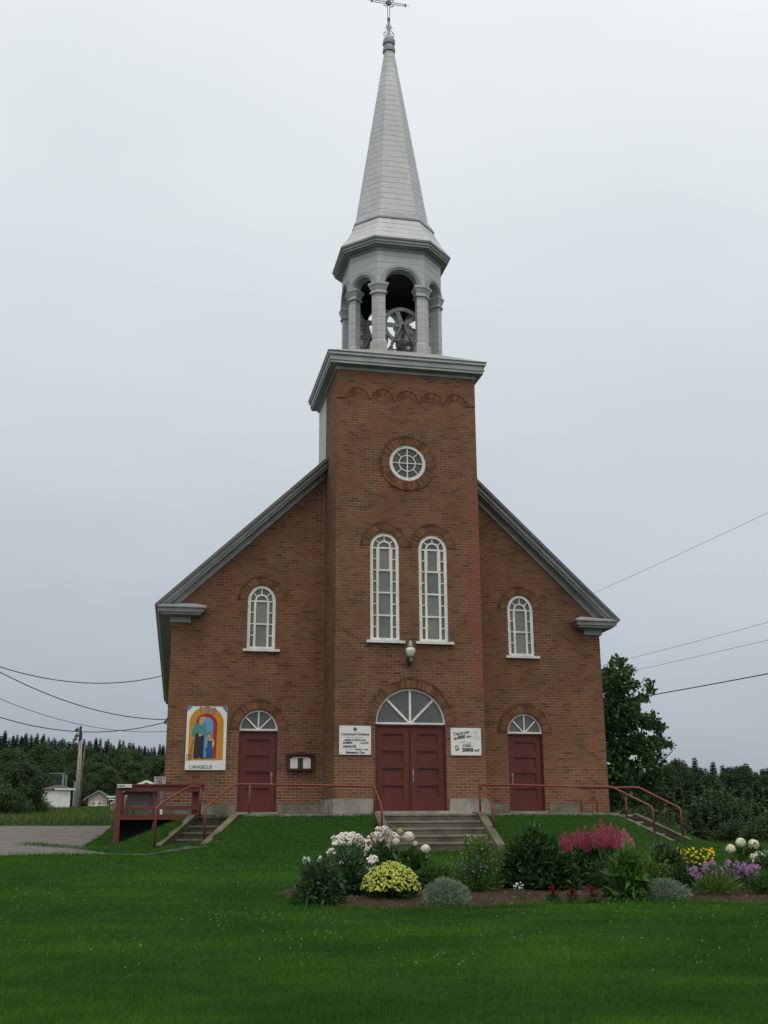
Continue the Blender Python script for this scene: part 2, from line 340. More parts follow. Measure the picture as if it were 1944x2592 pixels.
class MB:
    def __init__(s): s.v, s.f, s.m, s.cur = [], [], [], 0
    def mat(s, i): s.cur = i; return s
    def add(s, V, F, M=None):
        o = len(s.v)
        s.v += [tuple(M @ Vector(p)) for p in V] if M is not None else [tuple(p) for p in V]
        s.f += [tuple(i + o for i in f) for f in F]; s.m += [s.cur] * len(F); return s
    def box(s, x0, x1, y0, y1, z0, z1, M=None):
        return s.add([(x0, y0, z0), (x1, y0, z0), (x1, y1, z0), (x0, y1, z0), (x0, y0, z1), (x1, y0, z1), (x1, y1, z1), (x0, y1, z1)],
                     [(0, 3, 2, 1), (4, 5, 6, 7), (0, 1, 5, 4), (1, 2, 6, 5), (2, 3, 7, 6), (3, 0, 4, 7)], M)
    def loft(s, loops, cap0=True, cap1=True, closed=True, M=None):
        n = len(loops[0]); V = [p for l in loops for p in l]; F = []
        for k in range(len(loops) - 1):
            for i in range(n if closed else n - 1):
                j = (i + 1) % n
                F.append((k * n + i, k * n + j, (k + 1) * n + j, (k + 1) * n + i))
        if cap0: F.append(tuple(range(n - 1, -1, -1)))
        if cap1: F.append(tuple(range((len(loops) - 1) * n, len(loops) * n)))
        return s.add(V, F, M)
    def tube(s, pts, r, n=8, caps=True, M=None):
        pts = [Vector(p) for p in pts]; rs = r if isinstance(r, (list, tuple)) else [r] * len(pts)
        loops = []; prev = None
        for i, p in enumerate(pts):
            d = ((pts[min(i + 1, len(pts) - 1)] - p).normalized() + (p - pts[max(i - 1, 0)]).normalized())
            d = d.normalized() if d.length > 1e-6 else Vector((0, 0, 1))
            if prev is None: prev = d.orthogonal().normalized()
            u = (prev - d * prev.dot(d)); u = u.normalized() if u.length > 1e-6 else d.orthogonal().normalized(); prev = u
            v = d.cross(u)
            loops.append([p + (u * math.cos(2 * math.pi * k / n) + v * math.sin(2 * math.pi * k / n)) * rs[i] for k in range(n)])
        return s.loft(loops, caps, caps, True, M)
    def lathe(s, prof, n=20, c=(0, 0, 0), M=None):
        loops = [[(c[0] + r_ * math.cos(2 * math.pi * k / n), c[1] + r_ * math.sin(2 * math.pi * k / n), c[2] + z) for k in range(n)] for r_, z in prof]
        return s.loft(loops, True, True, True, M)
    def arc_bar(s, cx, cz, r0_, r1_, a0, a1, n, y0, y1, M=None):
        loops = []
        for k in range(n + 1):
            a = a0 + (a1 - a0) * k / n; c, d = math.cos(a), math.sin(a)
            loops.append([(cx + r0_ * c, y0, cz + r0_ * d), (cx + r1_ * c, y0, cz + r1_ * d), (cx + r1_ * c, y1, cz + r1_ * d), (cx + r0_ * c, y1, cz + r0_ * d)])
        return s.loft(loops, True, True, True, M)
    def wedges(s, cx, cz, r0_, r1_, a0, a1, n, y0, y1, gap=.004, jit=.003, rnd=random):
        for k in range(n):
            b0 = a0 + (a1 - a0) * k / n + gap / r1_; b1 = a0 + (a1 - a0) * (k + 1) / n - gap / r1_
            yy = y0 + rnd.uniform(-jit, jit)
            s.loft([[(cx + q * math.cos(b), yy, cz + q * math.sin(b)) for b, q in ((b0, r0_), (b0, r1_), (b1, r1_), (b1, r0_))],
                    [(cx + q * math.cos(b), y1, cz + q * math.sin(b)) for b, q in ((b0, r0_), (b0, r1_), (b1, r1_), (b1, r0_))]])
        return s
    def build(s, name, mats, parent=None, smooth=False):
        return mesh_obj(name, s.v, s.f, mats, parent, s.m, smooth, fix=True)
def fill2d(outline, holes, y0, y1):
    """a flat plate in the x-z plane with holes, from y0 (front) to y1 (back)"""
    c = bpy.data.curves.new('plate', 'CURVE'); c.dimensions = '2D'; c.fill_mode = 'BOTH'; c.extrude = (y1 - y0) / 2
    for poly in [outline] + list(holes):
        sp = c.splines.new('POLY'); sp.points.add(len(poly) - 1); sp.use_cyclic_u = True
        for q, (x, z) in zip(sp.points, poly): q.co = (x, z, 0, 1)
    o = bpy.data.objects.new('plate', c); COL.objects.link(o)
    dg = bpy.context.evaluated_depsgraph_get(); me = o.evaluated_get(dg).to_mesh()
    yc = (y0 + y1) / 2
    V = [(v.co.x, yc - v.co.z, v.co.y) for v in me.vertices]; F = [tuple(p.vertices) for p in me.polygons]
    o.evaluated_get(dg).to_mesh_clear(); bpy.data.objects.remove(o); bpy.data.curves.remove(c)
    return V, F
def arch_poly(cx, hw, z0, zs, n=20, ry=None):
    ry = ry or hw
    return [(cx - hw, z0), (cx + hw, z0)] + [(cx + hw * math.cos(math.pi * k / n), zs + ry * math.sin(math.pi * k / n)) for k in range(n + 1)]
def circle_poly(cx, cz, r_, n=32): return [(cx + r_ * math.cos(2 * math.pi * k / n), cz + r_ * math.sin(2 * math.pi * k / n)) for k in range(n)]
def text_mesh(body, size, align='LEFT', shear=0., bold=0.):
    c = bpy.data.curves.new('lettering', 'FONT'); c.body = body; c.size = size; c.align_x = align; c.shear = shear; c.extrude = .0015; c.offset = bold; c.resolution_u = 3
    o = bpy.data.objects.new('lettering', c); COL.objects.link(o)
    dg = bpy.context.evaluated_depsgraph_get(); me = o.evaluated_get(dg).to_mesh()
    V = [(v.co.x, v.co.z, v.co.y) for v in me.vertices]; F = [tuple(p.vertices) for p in me.polygons]
    o.evaluated_get(dg).to_mesh_clear(); bpy.data.objects.remove(o); bpy.data.curves.remove(c)
    return V, F
def put_text(mb, body, x, z, size, y, width=None, rot=0., align='LEFT', shear=0., bold=0.):
    V, F = text_mesh(body, size, align, shear, bold)
    if width:
        xs = [v[0] for v in V]; k = width / (max(xs) - min(xs)); V = [(v[0] * k, v[1], v[2]) for v in V]
    M = Matrix.Translation((x, y, z)) @ Matrix.Rotation(-rot, 4, 'Y')
    mb.add([(p[0], -p[1], p[2]) for p in V], F, M)
def sstep(t): t = max(0., min(1., t)); return t * t * (3 - 2 * t)

# ---------------------------------------------------------------- terrain
def lawn_z(x, y):
    if y < -4.5: return -1.75 + .0353 * (y + 27.74)
    zl = -.93 + .049 * (y + 4.5) if y < 7 else -.366 + .0185 * (min(y, 150) - 7)
    if y > 152: zl += .10 * (min(y, 230) - 152)
    zr = -.93 - .012 * (y + 4.5) if y < 30 else -1.34 + .02 * (y - 30)
    k = sstep((x - .06 * max(0, y) + 8) / 14)
    return zl * (1 - k) + zr * k
def ground_z(x, y):
    z = lawn_z(x, y)
    dx = max(-5.0 - x, 0, x - 5.7); dy = max(-2.0 - y, 0, y - 24)
    s = sstep(math.hypot(dx, dy) / 2.3); h = max(-.125, z)
    z = h * (1 - s) + z * s
    # hollows worn at the foot of the two side flights
    z -= .17 * math.exp(-((x + 5.95) ** 2 + (y + 3.0) ** 2) / .45) + .22 * math.exp(-((x - 6.15) ** 2 + (y + 2.75) ** 2) / .5)
    return z
def quad_at(ox, oy, ang, hw, y0, y1):
    c, s = math.cos(math.radians(ang)), math.sin(math.radians(ang))
    return [(ox + x * c - y * s, oy + x * s + y * c) for x, y in ((-hw, y0), (hw, y0), (hw, y1), (-hw, y1))]
STAIR_CUT = [quad_at(.30, -2.32, 0, 1.24, -1.6, .1), quad_at(-4.68, -2.0, -33, .56, -1.42, .1), quad_at(5.42, -1.78, 35, .47, -1.42, .1)]
BED = [(-4.45, -12.3), (-4.3, -13.5), (-4.05, -14.0), (-3.3, -14.3), (-2.1, -14.32), (-.94, -14.05), (.24, -13.95), (1.1, -14.45), (1.9, -14.85), (3.4, -14.5), (4.6, -12.3), (4.2, -10.2), (2.4, -9.4), (.2, -9.7), (-1.5, -10.4), (-3.1, -10.9), (-4.1, -11.4)]
DRIVE = [(-60, -4.6), (-9.05, -3.72), (-7.5, -3.62), (-6.2, -3.74), (-5.3, -3.70), (-4.75, -3.66), (-5.3, -3.56), (-6.1, -3.40), (-6.8, -3.15), (-7.3, -2.6), (-7.55, -1.2), (-7.3, 3), (-7.2, 7.6), (-9.9, 8.2), (-14, 8.8), (-60, 10)]
PATH = [(6.55, -4.15), (7.1, -4.3), (7.9, -5.2), (9.6, -6.2), (13, -7.2), (13, -7.9), (9.2, -6.95), (7.4, -5.9), (6.7, -4.9)]
def inside(poly, x, y):
    c = False; j = len(poly) - 1
    for i in range(len(poly)):
        (xi, yi), (xj, yj) = poly[i], poly[j]
        if (yi > y) != (yj > y) and x < (xj - xi) * (y - yi) / (yj - yi) + xi: c = not c
        j = i
    return c
def drape(name, poly, step, lift, mat, jag=0.):
    """a thin sheet cut to poly and laid on the terrain"""
    from mathutils.geometry import delaunay_2d_cdt
    pts = []
    for i, (x, y) in enumerate(poly):
        x2, y2 = poly[(i + 1) % len(poly)]; n = max(1, int(math.hypot(x2 - x, y2 - y) / step))
        for k in range(n):
            px, py = x + (x2 - x) * k / n, y + (y2 - y) * k / n
            pts.append(Vector((px + jag * noise.noise((px * 3, py * 3, 1)), py + jag * noise.noise((px * 3, py * 3, 7)))))
    nb = len(pts); x0, x1 = min(p.x for p in pts), max(p.x for p in pts); y0, y1 = min(p.y for p in pts), max(p.y for p in pts)
    bp = [(p.x, p.y) for p in pts]
    gx = x0 + step
    while gx < x1:
        gy = y0 + step
        while gy < y1:
            if inside(bp, gx, gy): pts.append(Vector((gx, gy)))
            gy += step
        gx += step
    vs, es, fs, *_ = delaunay_2d_cdt(pts, [(i, (i + 1) % nb) for i in range(nb)], [], 1, 1e-4)
    F = [f for f in fs if inside(bp, sum(vs[i].x for i in f) / 3, sum(vs[i].y for i in f) / 3)]
    V = [(v.x, v.y, ground_z(v.x, v.y) + (lift(v.x, v.y) if callable(lift) else lift)) for v in vs]
    return mesh_obj(name, V, F, mat, None, None, True)
def axis(lo, hi, step, far, grow=1.25):
    a = [lo + step * i for i in range(int((hi - lo) / step) + 1)]; d = step
    while a[-1] < far: d *= grow; a.append(a[-1] + d)
    d = step; b = []
    x = a[0]
    while x > -far: d *= grow; x -= d; b.append(x)
    return b[::-1] + a
_cx, _cy = sum(p[0] for p in BED) / len(BED), sum(p[1] for p in BED) / len(BED); BED_IN = [(_cx + (p[0] - _cx) * .88, _cy + (p[1] - _cy) * .66) for p in BED]
gx, gy = axis(-11, 9, .16, 900), axis(-20, 6, .16, 900)
V = [(x, y, ground_z(x, y) - .12 * inside(BED_IN, x, y) - .4 * any(inside(q_, x, y) for q_ in STAIR_CUT)) for y in gy for x in gx]; W_ = len(gx)
F = [(j * W_ + i, j * W_ + i + 1, (j + 1) * W_ + i + 1, (j + 1) * W_ + i) for j in range(len(gy) - 1) for i in range(W_ - 1)]
tag(mesh_obj('ground', V, F, 'lawn', None, None, True), kind='structure')
tag(drape('driveway', DRIVE, .4, .018, 'asphalt', .07), kind='structure')
tag(drape('path', PATH, .5, .016, 'path', .1), kind='structure')
def bed_h(x, y):
    d = 9
    for (a, b), (c, e) in zip(BED, BED[1:] + BED[:1]):
        t = max(0, min(1, ((x - a) * (c - a) + (y - b) * (e - b)) / ((c - a) ** 2 + (e - b) ** 2))); d = min(d, math.hypot(x - a - t * (c - a), y - b - t * (e - b)))
    return .012 + .05 * sstep((d - .1) / .7) + sstep(d / .5) * (.03 * noise.noise((x * 2.2, y * 2.2, 3)) + .012 * noise.noise((x * 9, y * 9, 3)))
tag(drape('flower_bed_soil', BED, .12, bed_h, 'soil', .14), kind='structure')

# ---------------------------------------------------------------- the church
HW, TW, TF, TB = 5.8, 1.878, -1.761, 1.45          # half width of the nave, half width of the tower, tower front and back
church = thing('church', 'red brick church with a grey shingled bell tower and tall octagonal spire', 'church', (0, 0, 0))
rnd = random.Random(4)
def rake(x): return 5.08 + .96 * (6.17 - abs(x))
SIDE = (-3.53, 3.53)
# nave front wall
z_eave = rake(HW) - .3
outl = [(-HW, -.9), (HW, -.9), (HW, z_eave), (0, rake(0) - .3), (-HW, z_eave)]
holes = []
for x in SIDE:
    holes.append(arch_poly(x, .4835, -.14, 1.976, 18, .52)); holes.append(arch_poly(x, .366, 4.03, 5.30, 18, .41))
b = MB(); b.add(*fill2d(outl, holes, 0, .32)); SKEW = .55        # the nave runs back a little askew of its front
for s in (-1, 1):
    b.loft([[(s * HW + q * SKEW - (s * .02 if q else s * .03), y, z_) for q, y, z_ in ((0, .321, -1.8), (1, 22, -1.8), (1, 22, z_eave - .2), (0, .321, z_eave - .2))], [(s * (HW - .3) + q * SKEW, y, z_) for q, y, z_ in ((0, .321, -1.8), (1, 22, -1.8), (1, 22, z_eave - .2), (0, .321, z_eave - .2))]])
b.box(-HW + SKEW + .301, HW + SKEW - .301, 21.7, 21.99, -1.8, z_eave)
b.build('nave_wall', 'brick', church)
# tower walls
b = MB()
holes = [arch_poly(0, .882, -.14, 2.015, 24, .872), circle_poly(0, 8.735, .49)] + [arch_poly(x, .374, 4.055, 6.44, 18, .378) for x in (-.628, .628)]
b.add(*fill2d([(-TW, -.9), (TW, -.9), (TW, 11.24), (-TW, 11.24)], holes, TF, TF + .3))
for s in (-1, 1):
    x0, x1 = sorted((s * TW, s * (TW - .28))); b.box(x0, x1, TF + .301, 0.06, -.9, 11.24)
b.build('tower_wall', 'tower_brick', church)
b = MB()
for s in (-1, 1):
    x0, x1 = sorted((s * (TW - .01), s * (TW - .2))); b.box(x0, x1, .061, TB, 4, 11.24)
b.box(-TW + .21, TW - .21, TB - .2, TB - .005, 4, 11.24); b.build('tower_side_cladding', 'tower_shingle', church)
# corbelled arcade under the tower cornice: a proud band with a scalloped lower edge
pts = [(-TW + .003, 10.30), (-1.66, 10.30)]
cs = [-1.325, -.665, 0, .665, 1.325]
pts = [(-TW + .003, 11.235), (-TW + .003, 10.42)]
for c in cs:
    pts += [(c - .305 * math.cos(math.pi * k / 12), 10.44 + .30 * math.sin(math.pi * k / 12)) for k in range(13)]
pts += [(TW - .003, 10.42), (TW - .003, 11.235)]
b = MB(); b.add(*fill2d(pts, [], TF - .02, TF - .001)); b.build('corbel_band', 'tower_brick', church)
for c in cs: MB().wedges(c, 10.44, .13, .285, .1, math.pi - .1, 13, TF - .007, TF - .002, .004, .002, rnd).build('blind_arch', 'arch_brick', church)
# brick arches round the openings
def arch_rings(cx, cz, r_, hood_r, n, y, full=False, legs=0.):
    b = MB(); a0, a1 = (0, 2 * math.pi) if full else (-.02, math.pi + .02)
    b.wedges(cx, cz, r_ + .004, hood_r - .008, a0, a1, n, y - .014, y - .001, .0045, .004, rnd)
    o = b.build('brick_arch', 'arch_brick', church)
    MB().arc_bar(cx, cz, r_ + .003, hood_r + .003, a0, a1, 40, y - .0085, y - .0005).build('arch_mortar', 'mortar', church)
    b = MB(); b.wedges(cx, cz, hood_r - .004, hood_r + .058, a0, a1, int(n * .55), y - .024, y - .001, .003, .006, rnd)
    if legs:
        for s in (-1, 1):
            x0, x1 = sorted((cx + s * hood_r, cx + s * (hood_r + .2))); b.box(x0, x1, y - .03, y - .001, cz - .085, cz - .02)
    b.build('hood_mould', 'hood_brick', church)
arch_rings(0, 2.03, .872, 1.07, 60, TF); arch_rings(0, 8.735, .49, .70, 60, TF, True)
for s in (-1, 1):
    b = MB(); cx, cz = s * .628, 6.50
    a_out = math.pi * .98; lim = math.acos(.55 / .60)
    # the two arches meet over the brick between the windows
    A0, A1 = (-.05, math.pi + .05)
    b.wedges(cx, cz, .385, .56, A0, A1, 30, TF - .014, TF - .001, .0045, .004, rnd); b.build('brick_arch', 'arch_brick', church); MB().arc_bar(cx, cz, .383, .564, A0, A1, 30, TF - .0085, TF - .0005).build('arch_mortar', 'mortar', church)
    b = MB(); b.wedges(cx, cz + .0, .563, .626, -.05, math.pi + .05, 17, TF - .024, TF - .001, .003, .006, rnd); b.build('hood_mould', 'hood_brick', church)
for x in SIDE:
    arch_rings(x, 2.01, .50, .70, 36, 0); arch_rings(x, 5.34, .385, .57, 32, 0)
# foundation
for x0, x1 in ((-HW - .04, SIDE[0] - .53), (SIDE[0] + .53, -TW - .05), (TW + .05, SIDE[1] - .55), (SIDE[1] + .58, HW - .75)): MB().box(x0, x1, -.05, .0, -.9, .17).build('foundation', 'foundation_mossy', church)
for x0, x1 in ((-TW - .06, -.93), (.93, TW + .06)): MB().box(x0, x1, TF - .06, TF - .001, -.9, .265).build('foundation', 'foundation', church)
for s in (-1, 1):
    x0, x1 = sorted((s * TW + s * .001, s * (TW + .06))); MB().box(x0, x1, TF - .058, -.051, -.9, .262).build('foundation', 'foundation', church)

# rake cornices, eaves with returns
prof = [(.43, 0), (.43, -.045), (.37, -.075), (.355, -.185), (.285, -.2), (.285, -.255), (.05, -.27), (.05, -.44), (0, -.455), (0, 0)]
for s in (-1, 1):
    xs = [TW + .004, 3.2, 4.6, 5.6, 5.9, 6.19]
    loops = [[(s * x, -d if d else .02, max(rake(x) + v, 4.95 + .001 * i)) for i, (d, v) in enumerate(prof)] for x in xs]
    if s > 0: loops = loops[::-1]
    b = MB(); n = len(prof)
    b.loft(loops); f0 = len(b.f)
    # the thin fillets catch more light: put into their colour as a paler tone
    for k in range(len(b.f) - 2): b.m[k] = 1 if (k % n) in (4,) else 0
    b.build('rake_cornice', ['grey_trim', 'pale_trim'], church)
    prof2 = [(.43, 5.03), (.43, 4.985), (.385, 4.955), (.365, 4.875), (.30, 4.865), (.30, 4.825), (.06, 4.805), (.06, 4.66), (0, 4.64)]
    b = MB(); loops = []
    for d, z in prof2:
        loops.append([(s * (5.4 - d), .02, z), (s * (5.4 - d), -d, z), (s * (HW + d), -d, z), (s * (HW + d) + SKEW, 22.2, z)])
    V = [p for l in loops for p in l]; F = []; mi = []
    for k in range(len(loops) - 1):
        for i in range(3):
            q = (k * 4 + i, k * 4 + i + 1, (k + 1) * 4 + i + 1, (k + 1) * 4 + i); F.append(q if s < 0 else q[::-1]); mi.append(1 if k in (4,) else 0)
    b.add(V, F); b.m = mi
    top = [(s * 4.97, -.43, 5.03), (s * 6.23, -.43, 5.03), (s * 5.97, -.005, 5.17), (s * 5.3, -.005, 5.17), (s * 4.97, .02, 5.03)]
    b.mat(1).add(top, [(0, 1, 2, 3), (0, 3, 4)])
    b.build('eave_return', ['grey_trim', 'pale_trim'], church)
b = MB()
for s in (-1, 1):
    a = [(s * 6.26, 5.03), (0, rake(0) + .05), (0, rake(0) - .06), (s * 6.22, 4.97)]
    b.loft([[(x, -.44, z + .006) for x, z in a], [(x + SKEW, 22.3, z + .006) for x, z in a]])
b.build('nave_roof', 'roof_shingle', church)

# tower cornice and low roof round the belfry
def rect_loop(o, z): return [(-TW - o, TF - o, z), (TW + o, TF - o, z), (TW + o, TB + o, z), (-TW - o, TB + o, z)]
tp = [(.005, 11.21), (.035, 11.22), (.035, 11.30), (.20, 11.33), (.20, 11.385), (.225, 11.40), (.225, 11.51), (.265, 11.55), (.265, 11.60), (.29, 11.635)]
b = MB(); b.loft([rect_loop(o, z) for o, z in tp], True, False)
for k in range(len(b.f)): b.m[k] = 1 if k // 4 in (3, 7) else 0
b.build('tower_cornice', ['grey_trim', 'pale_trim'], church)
OX, OY = -.045, -.10
def octo(R_, a, z): return [(OX + x, OY + y, z) for x, y in ((-a, -R_), (a, -R_), (R_, -a), (R_, a), (a, R_), (-a, R_), (-R_, a), (-R_, -a))]
def grow(R_, a, o): return R_ + o, a + o * .414
b = MB(); e = .29
r4 = [(-TW - e, TF - e), (TW + e, TF - e), (TW + e, TB + e), (-TW - e, TB + e)]
outer = [r4[0], r4[1], r4[1], r4[2], r4[2], r4[3], r4[3], r4[0]]
b.loft([[(x, y, 11.638) for x, y in outer], octo(1.52, .76, 11.95), octo(1.30, .66, 12.02)], False, True)
b.build('tower_roof', 'roof_metal', church)

# belfry
BR, BA = 1.32, .67
c45 = math.sqrt(.5)
faces8 = []
ol = octo(BR, BA, 0)
for k in range(8):
    p, q = Vector(ol[k]), Vector(ol[(k + 1) % 8]); m = (p + q) / 2; t = (q - p); wdt = t.length; t.normalize()
    n = Vector((t.y, -t.x, 0))
    M = Matrix(((t.x, -n.x, 0, m.x), (t.y, -n.y, 0, m.y), (0, 0, 1, 0), (0, 0, 0, 1)))    # local x along the face, local y inwards
    faces8.append((M, wdt))
for k, (M, wdt) in enumerate(faces8):
    hw = wdt / 2; ar = .455 if k % 2 == 0 else .275
    ol2 = [(-hw, 15.12), (-hw, 14.05), (-ar, 14.05)] + [(-ar * math.cos(math.pi * i / 16), 14.05 + ar * math.sin(math.pi * i / 16)) for i in range(1, 16)] + [(ar, 14.05), (hw, 14.05), (hw, 15.12)]
    b = MB(); Vp, Fp = fill2d(ol2, [], 0, .24)
    Vp = [(x * (1 - y * .414 / hw) if abs(x) > hw - 1e-4 else x, y, z) for x, y, z in Vp]
    b.add(Vp, Fp, M); b.m = [int(all(Vp[i][1] > .2 for i in f)) for f in Fp]; b.build('belfry_arch_panel', ['pier_shingle', 'dark_wood'], church)  # inner faces coloured dark to darken the belfry interior
    b = MB(); b.arc_bar(0, 14.05, ar, ar + .05, 0, math.pi, 18, -.035, .0, M); b.arc_bar(0, 14.05, ar + .05, ar + .12, 0, math.pi, 18, -.06, .0, M); b.arc_bar(0, 14.05, ar + .12, ar + .15, 0, math.pi, 18, -.04, .0, M)
    b.build('archivolt', 'grey_trim', church)
def pier_section(k, pw, dp, o, z):
    V_ = Vector(ol[k]); nx_, pv = Vector(ol[(k + 1) % 8]), Vector(ol[k - 1])
    a = (nx_ - V_).normalized(); c = (pv - V_).normalized()
    na = Vector((a.y, -a.x, 0)); nc = Vector((-c.y, c.x, 0))          # outward normals of the two faces
    wa, wc = (pw[0], pw[1]) if k % 2 == 0 else (pw[1], pw[0])
    A, B = V_ + a * (wa + o), V_ + c * (wc + o)
    bis = (na + nc).normalized() / math.cos(math.pi / 8)
    return [(*(q.xy), z) for q in (A + na * o, V_ + bis * o, B + nc * o, B - nc * (dp + o), V_ - bis * (dp + o) * .9, A - na * (dp + o))]
for k in range(8):
    pw = (.222, .185)
    b = MB()
    b.loft([pier_section(k, pw, .24, o, z) for o, z in ((0, 12.3), (0, 13.74))]); b.build('belfry_pier', 'pier_shingle', church)
    b = MB()
    b.loft([pier_section(k, pw, .24, o, z) for o, z in ((.035, 11.97), (.035, 12.30), (.012, 12.325))], False, True); b.build('pier_plinth', 'pale_trim', church)
    b = MB()
    b.loft([pier_section(k, pw, .24, o, z) for o, z in ((.005, 13.735), (.045, 13.745), (.045, 13.785), (.02, 13.79), (.02, 13.86), (.03, 13.87), (.055, 13.95), (.08, 13.995), (.08, 14.045))]); b.build('pier_capital', 'pale_trim', church)
b = MB(); b.loft([octo(1.2, .6, 14.86), octo(1.2, .6, 14.9)]); b.build('belfry_ceiling', 'dark_wood', church)
b = MB(); cp = [(.0, 15.06), (.03, 15.07), (.03, 15.13), (.20, 15.17), (.20, 15.21), (.235, 15.225), (.235, 15.285), (.265, 15.30), (.285, 15.345)]
b.loft([octo(*grow(BR, BA, o), z) for o, z in cp], True, False)
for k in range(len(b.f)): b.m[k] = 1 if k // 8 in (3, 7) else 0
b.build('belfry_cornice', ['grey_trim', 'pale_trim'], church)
b = MB(); b.loft([octo(1.605, .79, 15.346), octo(1.40, .70, 15.66), octo(1.24, .62, 15.98), octo(1.13, .57, 16.27)], False, True); b.build('spire_skirt', 'spire_shingle', church)
b = MB(); b.loft([octo(1.09, .56, 16.19), octo(1.18, .59, 16.20), octo(1.18, .59, 16.25), octo(1.06, .54, 16.47), octo(1.0, .52, 16.49)]); b.build('spire_collar', 'grey_trim', church)
b = MB(); b.loft([octo(1.02, .525, 16.47), octo(.135, .075, 22.76)]); b.build('spire', 'spire_shingle', church)
b = MB(); b.loft([octo(r_, r_ * .42, z) for r_, z in ((.14, 22.70), (.185, 22.72), (.18, 22.86), (.15, 22.92), (.15, 22.97), (.18, 23.0), (.185, 23.12), (.165, 23.2), (.10, 23.3), (.03, 23.32))]); b.build('spire_finial', 'grey_trim', church)

# iron cross on the finial
b = MB(); X0, Y0 = OX, OY
for s in (-1, 1):
    b.tube([(X0 + s * .03, Y0, 23.28), (X0 + s * .034, Y0, 25.22)], .0105, 6)
    for zz in (24.545, 24.615): b.tube([(X0, Y0, zz), (X0 + s * .5, Y0, zz), (X0 + s * .535, Y0, 24.58)], .013, 6)
    b.tube([(X0 + s * .53, Y0, 24.58), (X0 + s * .68, Y0, 24.58)], .007, 6)
    b.box(X0 + s * .55 - .018, X0 + s * .55 + .018, Y0 - .02, Y0 + .02, 24.525, 24.635)
    # scrolls at the foot
    sp = [(X0 + s * (.115 + .052 * math.cos(a)), Y0, 23.40 + .052 * math.sin(a)) for a in [2.2 + s * 0 - .45 * i for i in range(15)]]
    b.tube(sp, .009, 5)
    b.tube([(X0 + s * .15, Y0, 23.30), (X0 + s * .165, Y0, 23.42), (X0 + s * .12, Y0, 23.49), (X0 + s * .055, Y0, 23.55), (X0 + s * .04, Y0, 23.62), (X0 + s * .085, Y0, 23.67), (X0 + s * .11, Y0, 23.62), (X0 + s * .08, Y0, 23.60)], .009, 5)
    b.tube([(X0 + s * .05, Y0, 23.62), (X0 + s * .075, Y0, 23.72), (X0 + s * .065, Y0, 23.76)], .012, 5)
    for t in (-1, 1):
        b.tube([(X0 + s * .10, Y0, 24.58 + t * .10), (X0 + s * .155, Y0, 24.58 + t * .12), (X0 + s * .15, Y0, 24.58 + t * .07)], .014, 5)
        b.tube([(X0 + s * .07, Y0, 24.58 + t * .11), (X0 + s * .085, Y0, 24.58 + t * .155)], .016, 5)
b.tube([(X0, Y0, 23.3), (X0, Y0, 23.92)], .012, 6)
b.box(X0 - .045, X0 + .045, Y0 - .02, Y0 + .02, 23.915, 23.945); b.box(X0 - .045, X0 + .045, Y0 - .02, Y0 + .02, 23.985, 24.01)
b.box(X0 - .5 * 0 - .02, X0 + .02, Y0 - .012, Y0 + .012, 25.2, 25.3)
b.lathe([(.0, -.03), (.085, -.028), (.098, 0), (.085, .028), (0, .03)], 20, (0, 0, 0), Matrix.Translation((X0, Y0, 24.58)) @ Matrix.Rotation(math.pi / 2, 4, 'X'))
b.build('cross', 'iron', church)

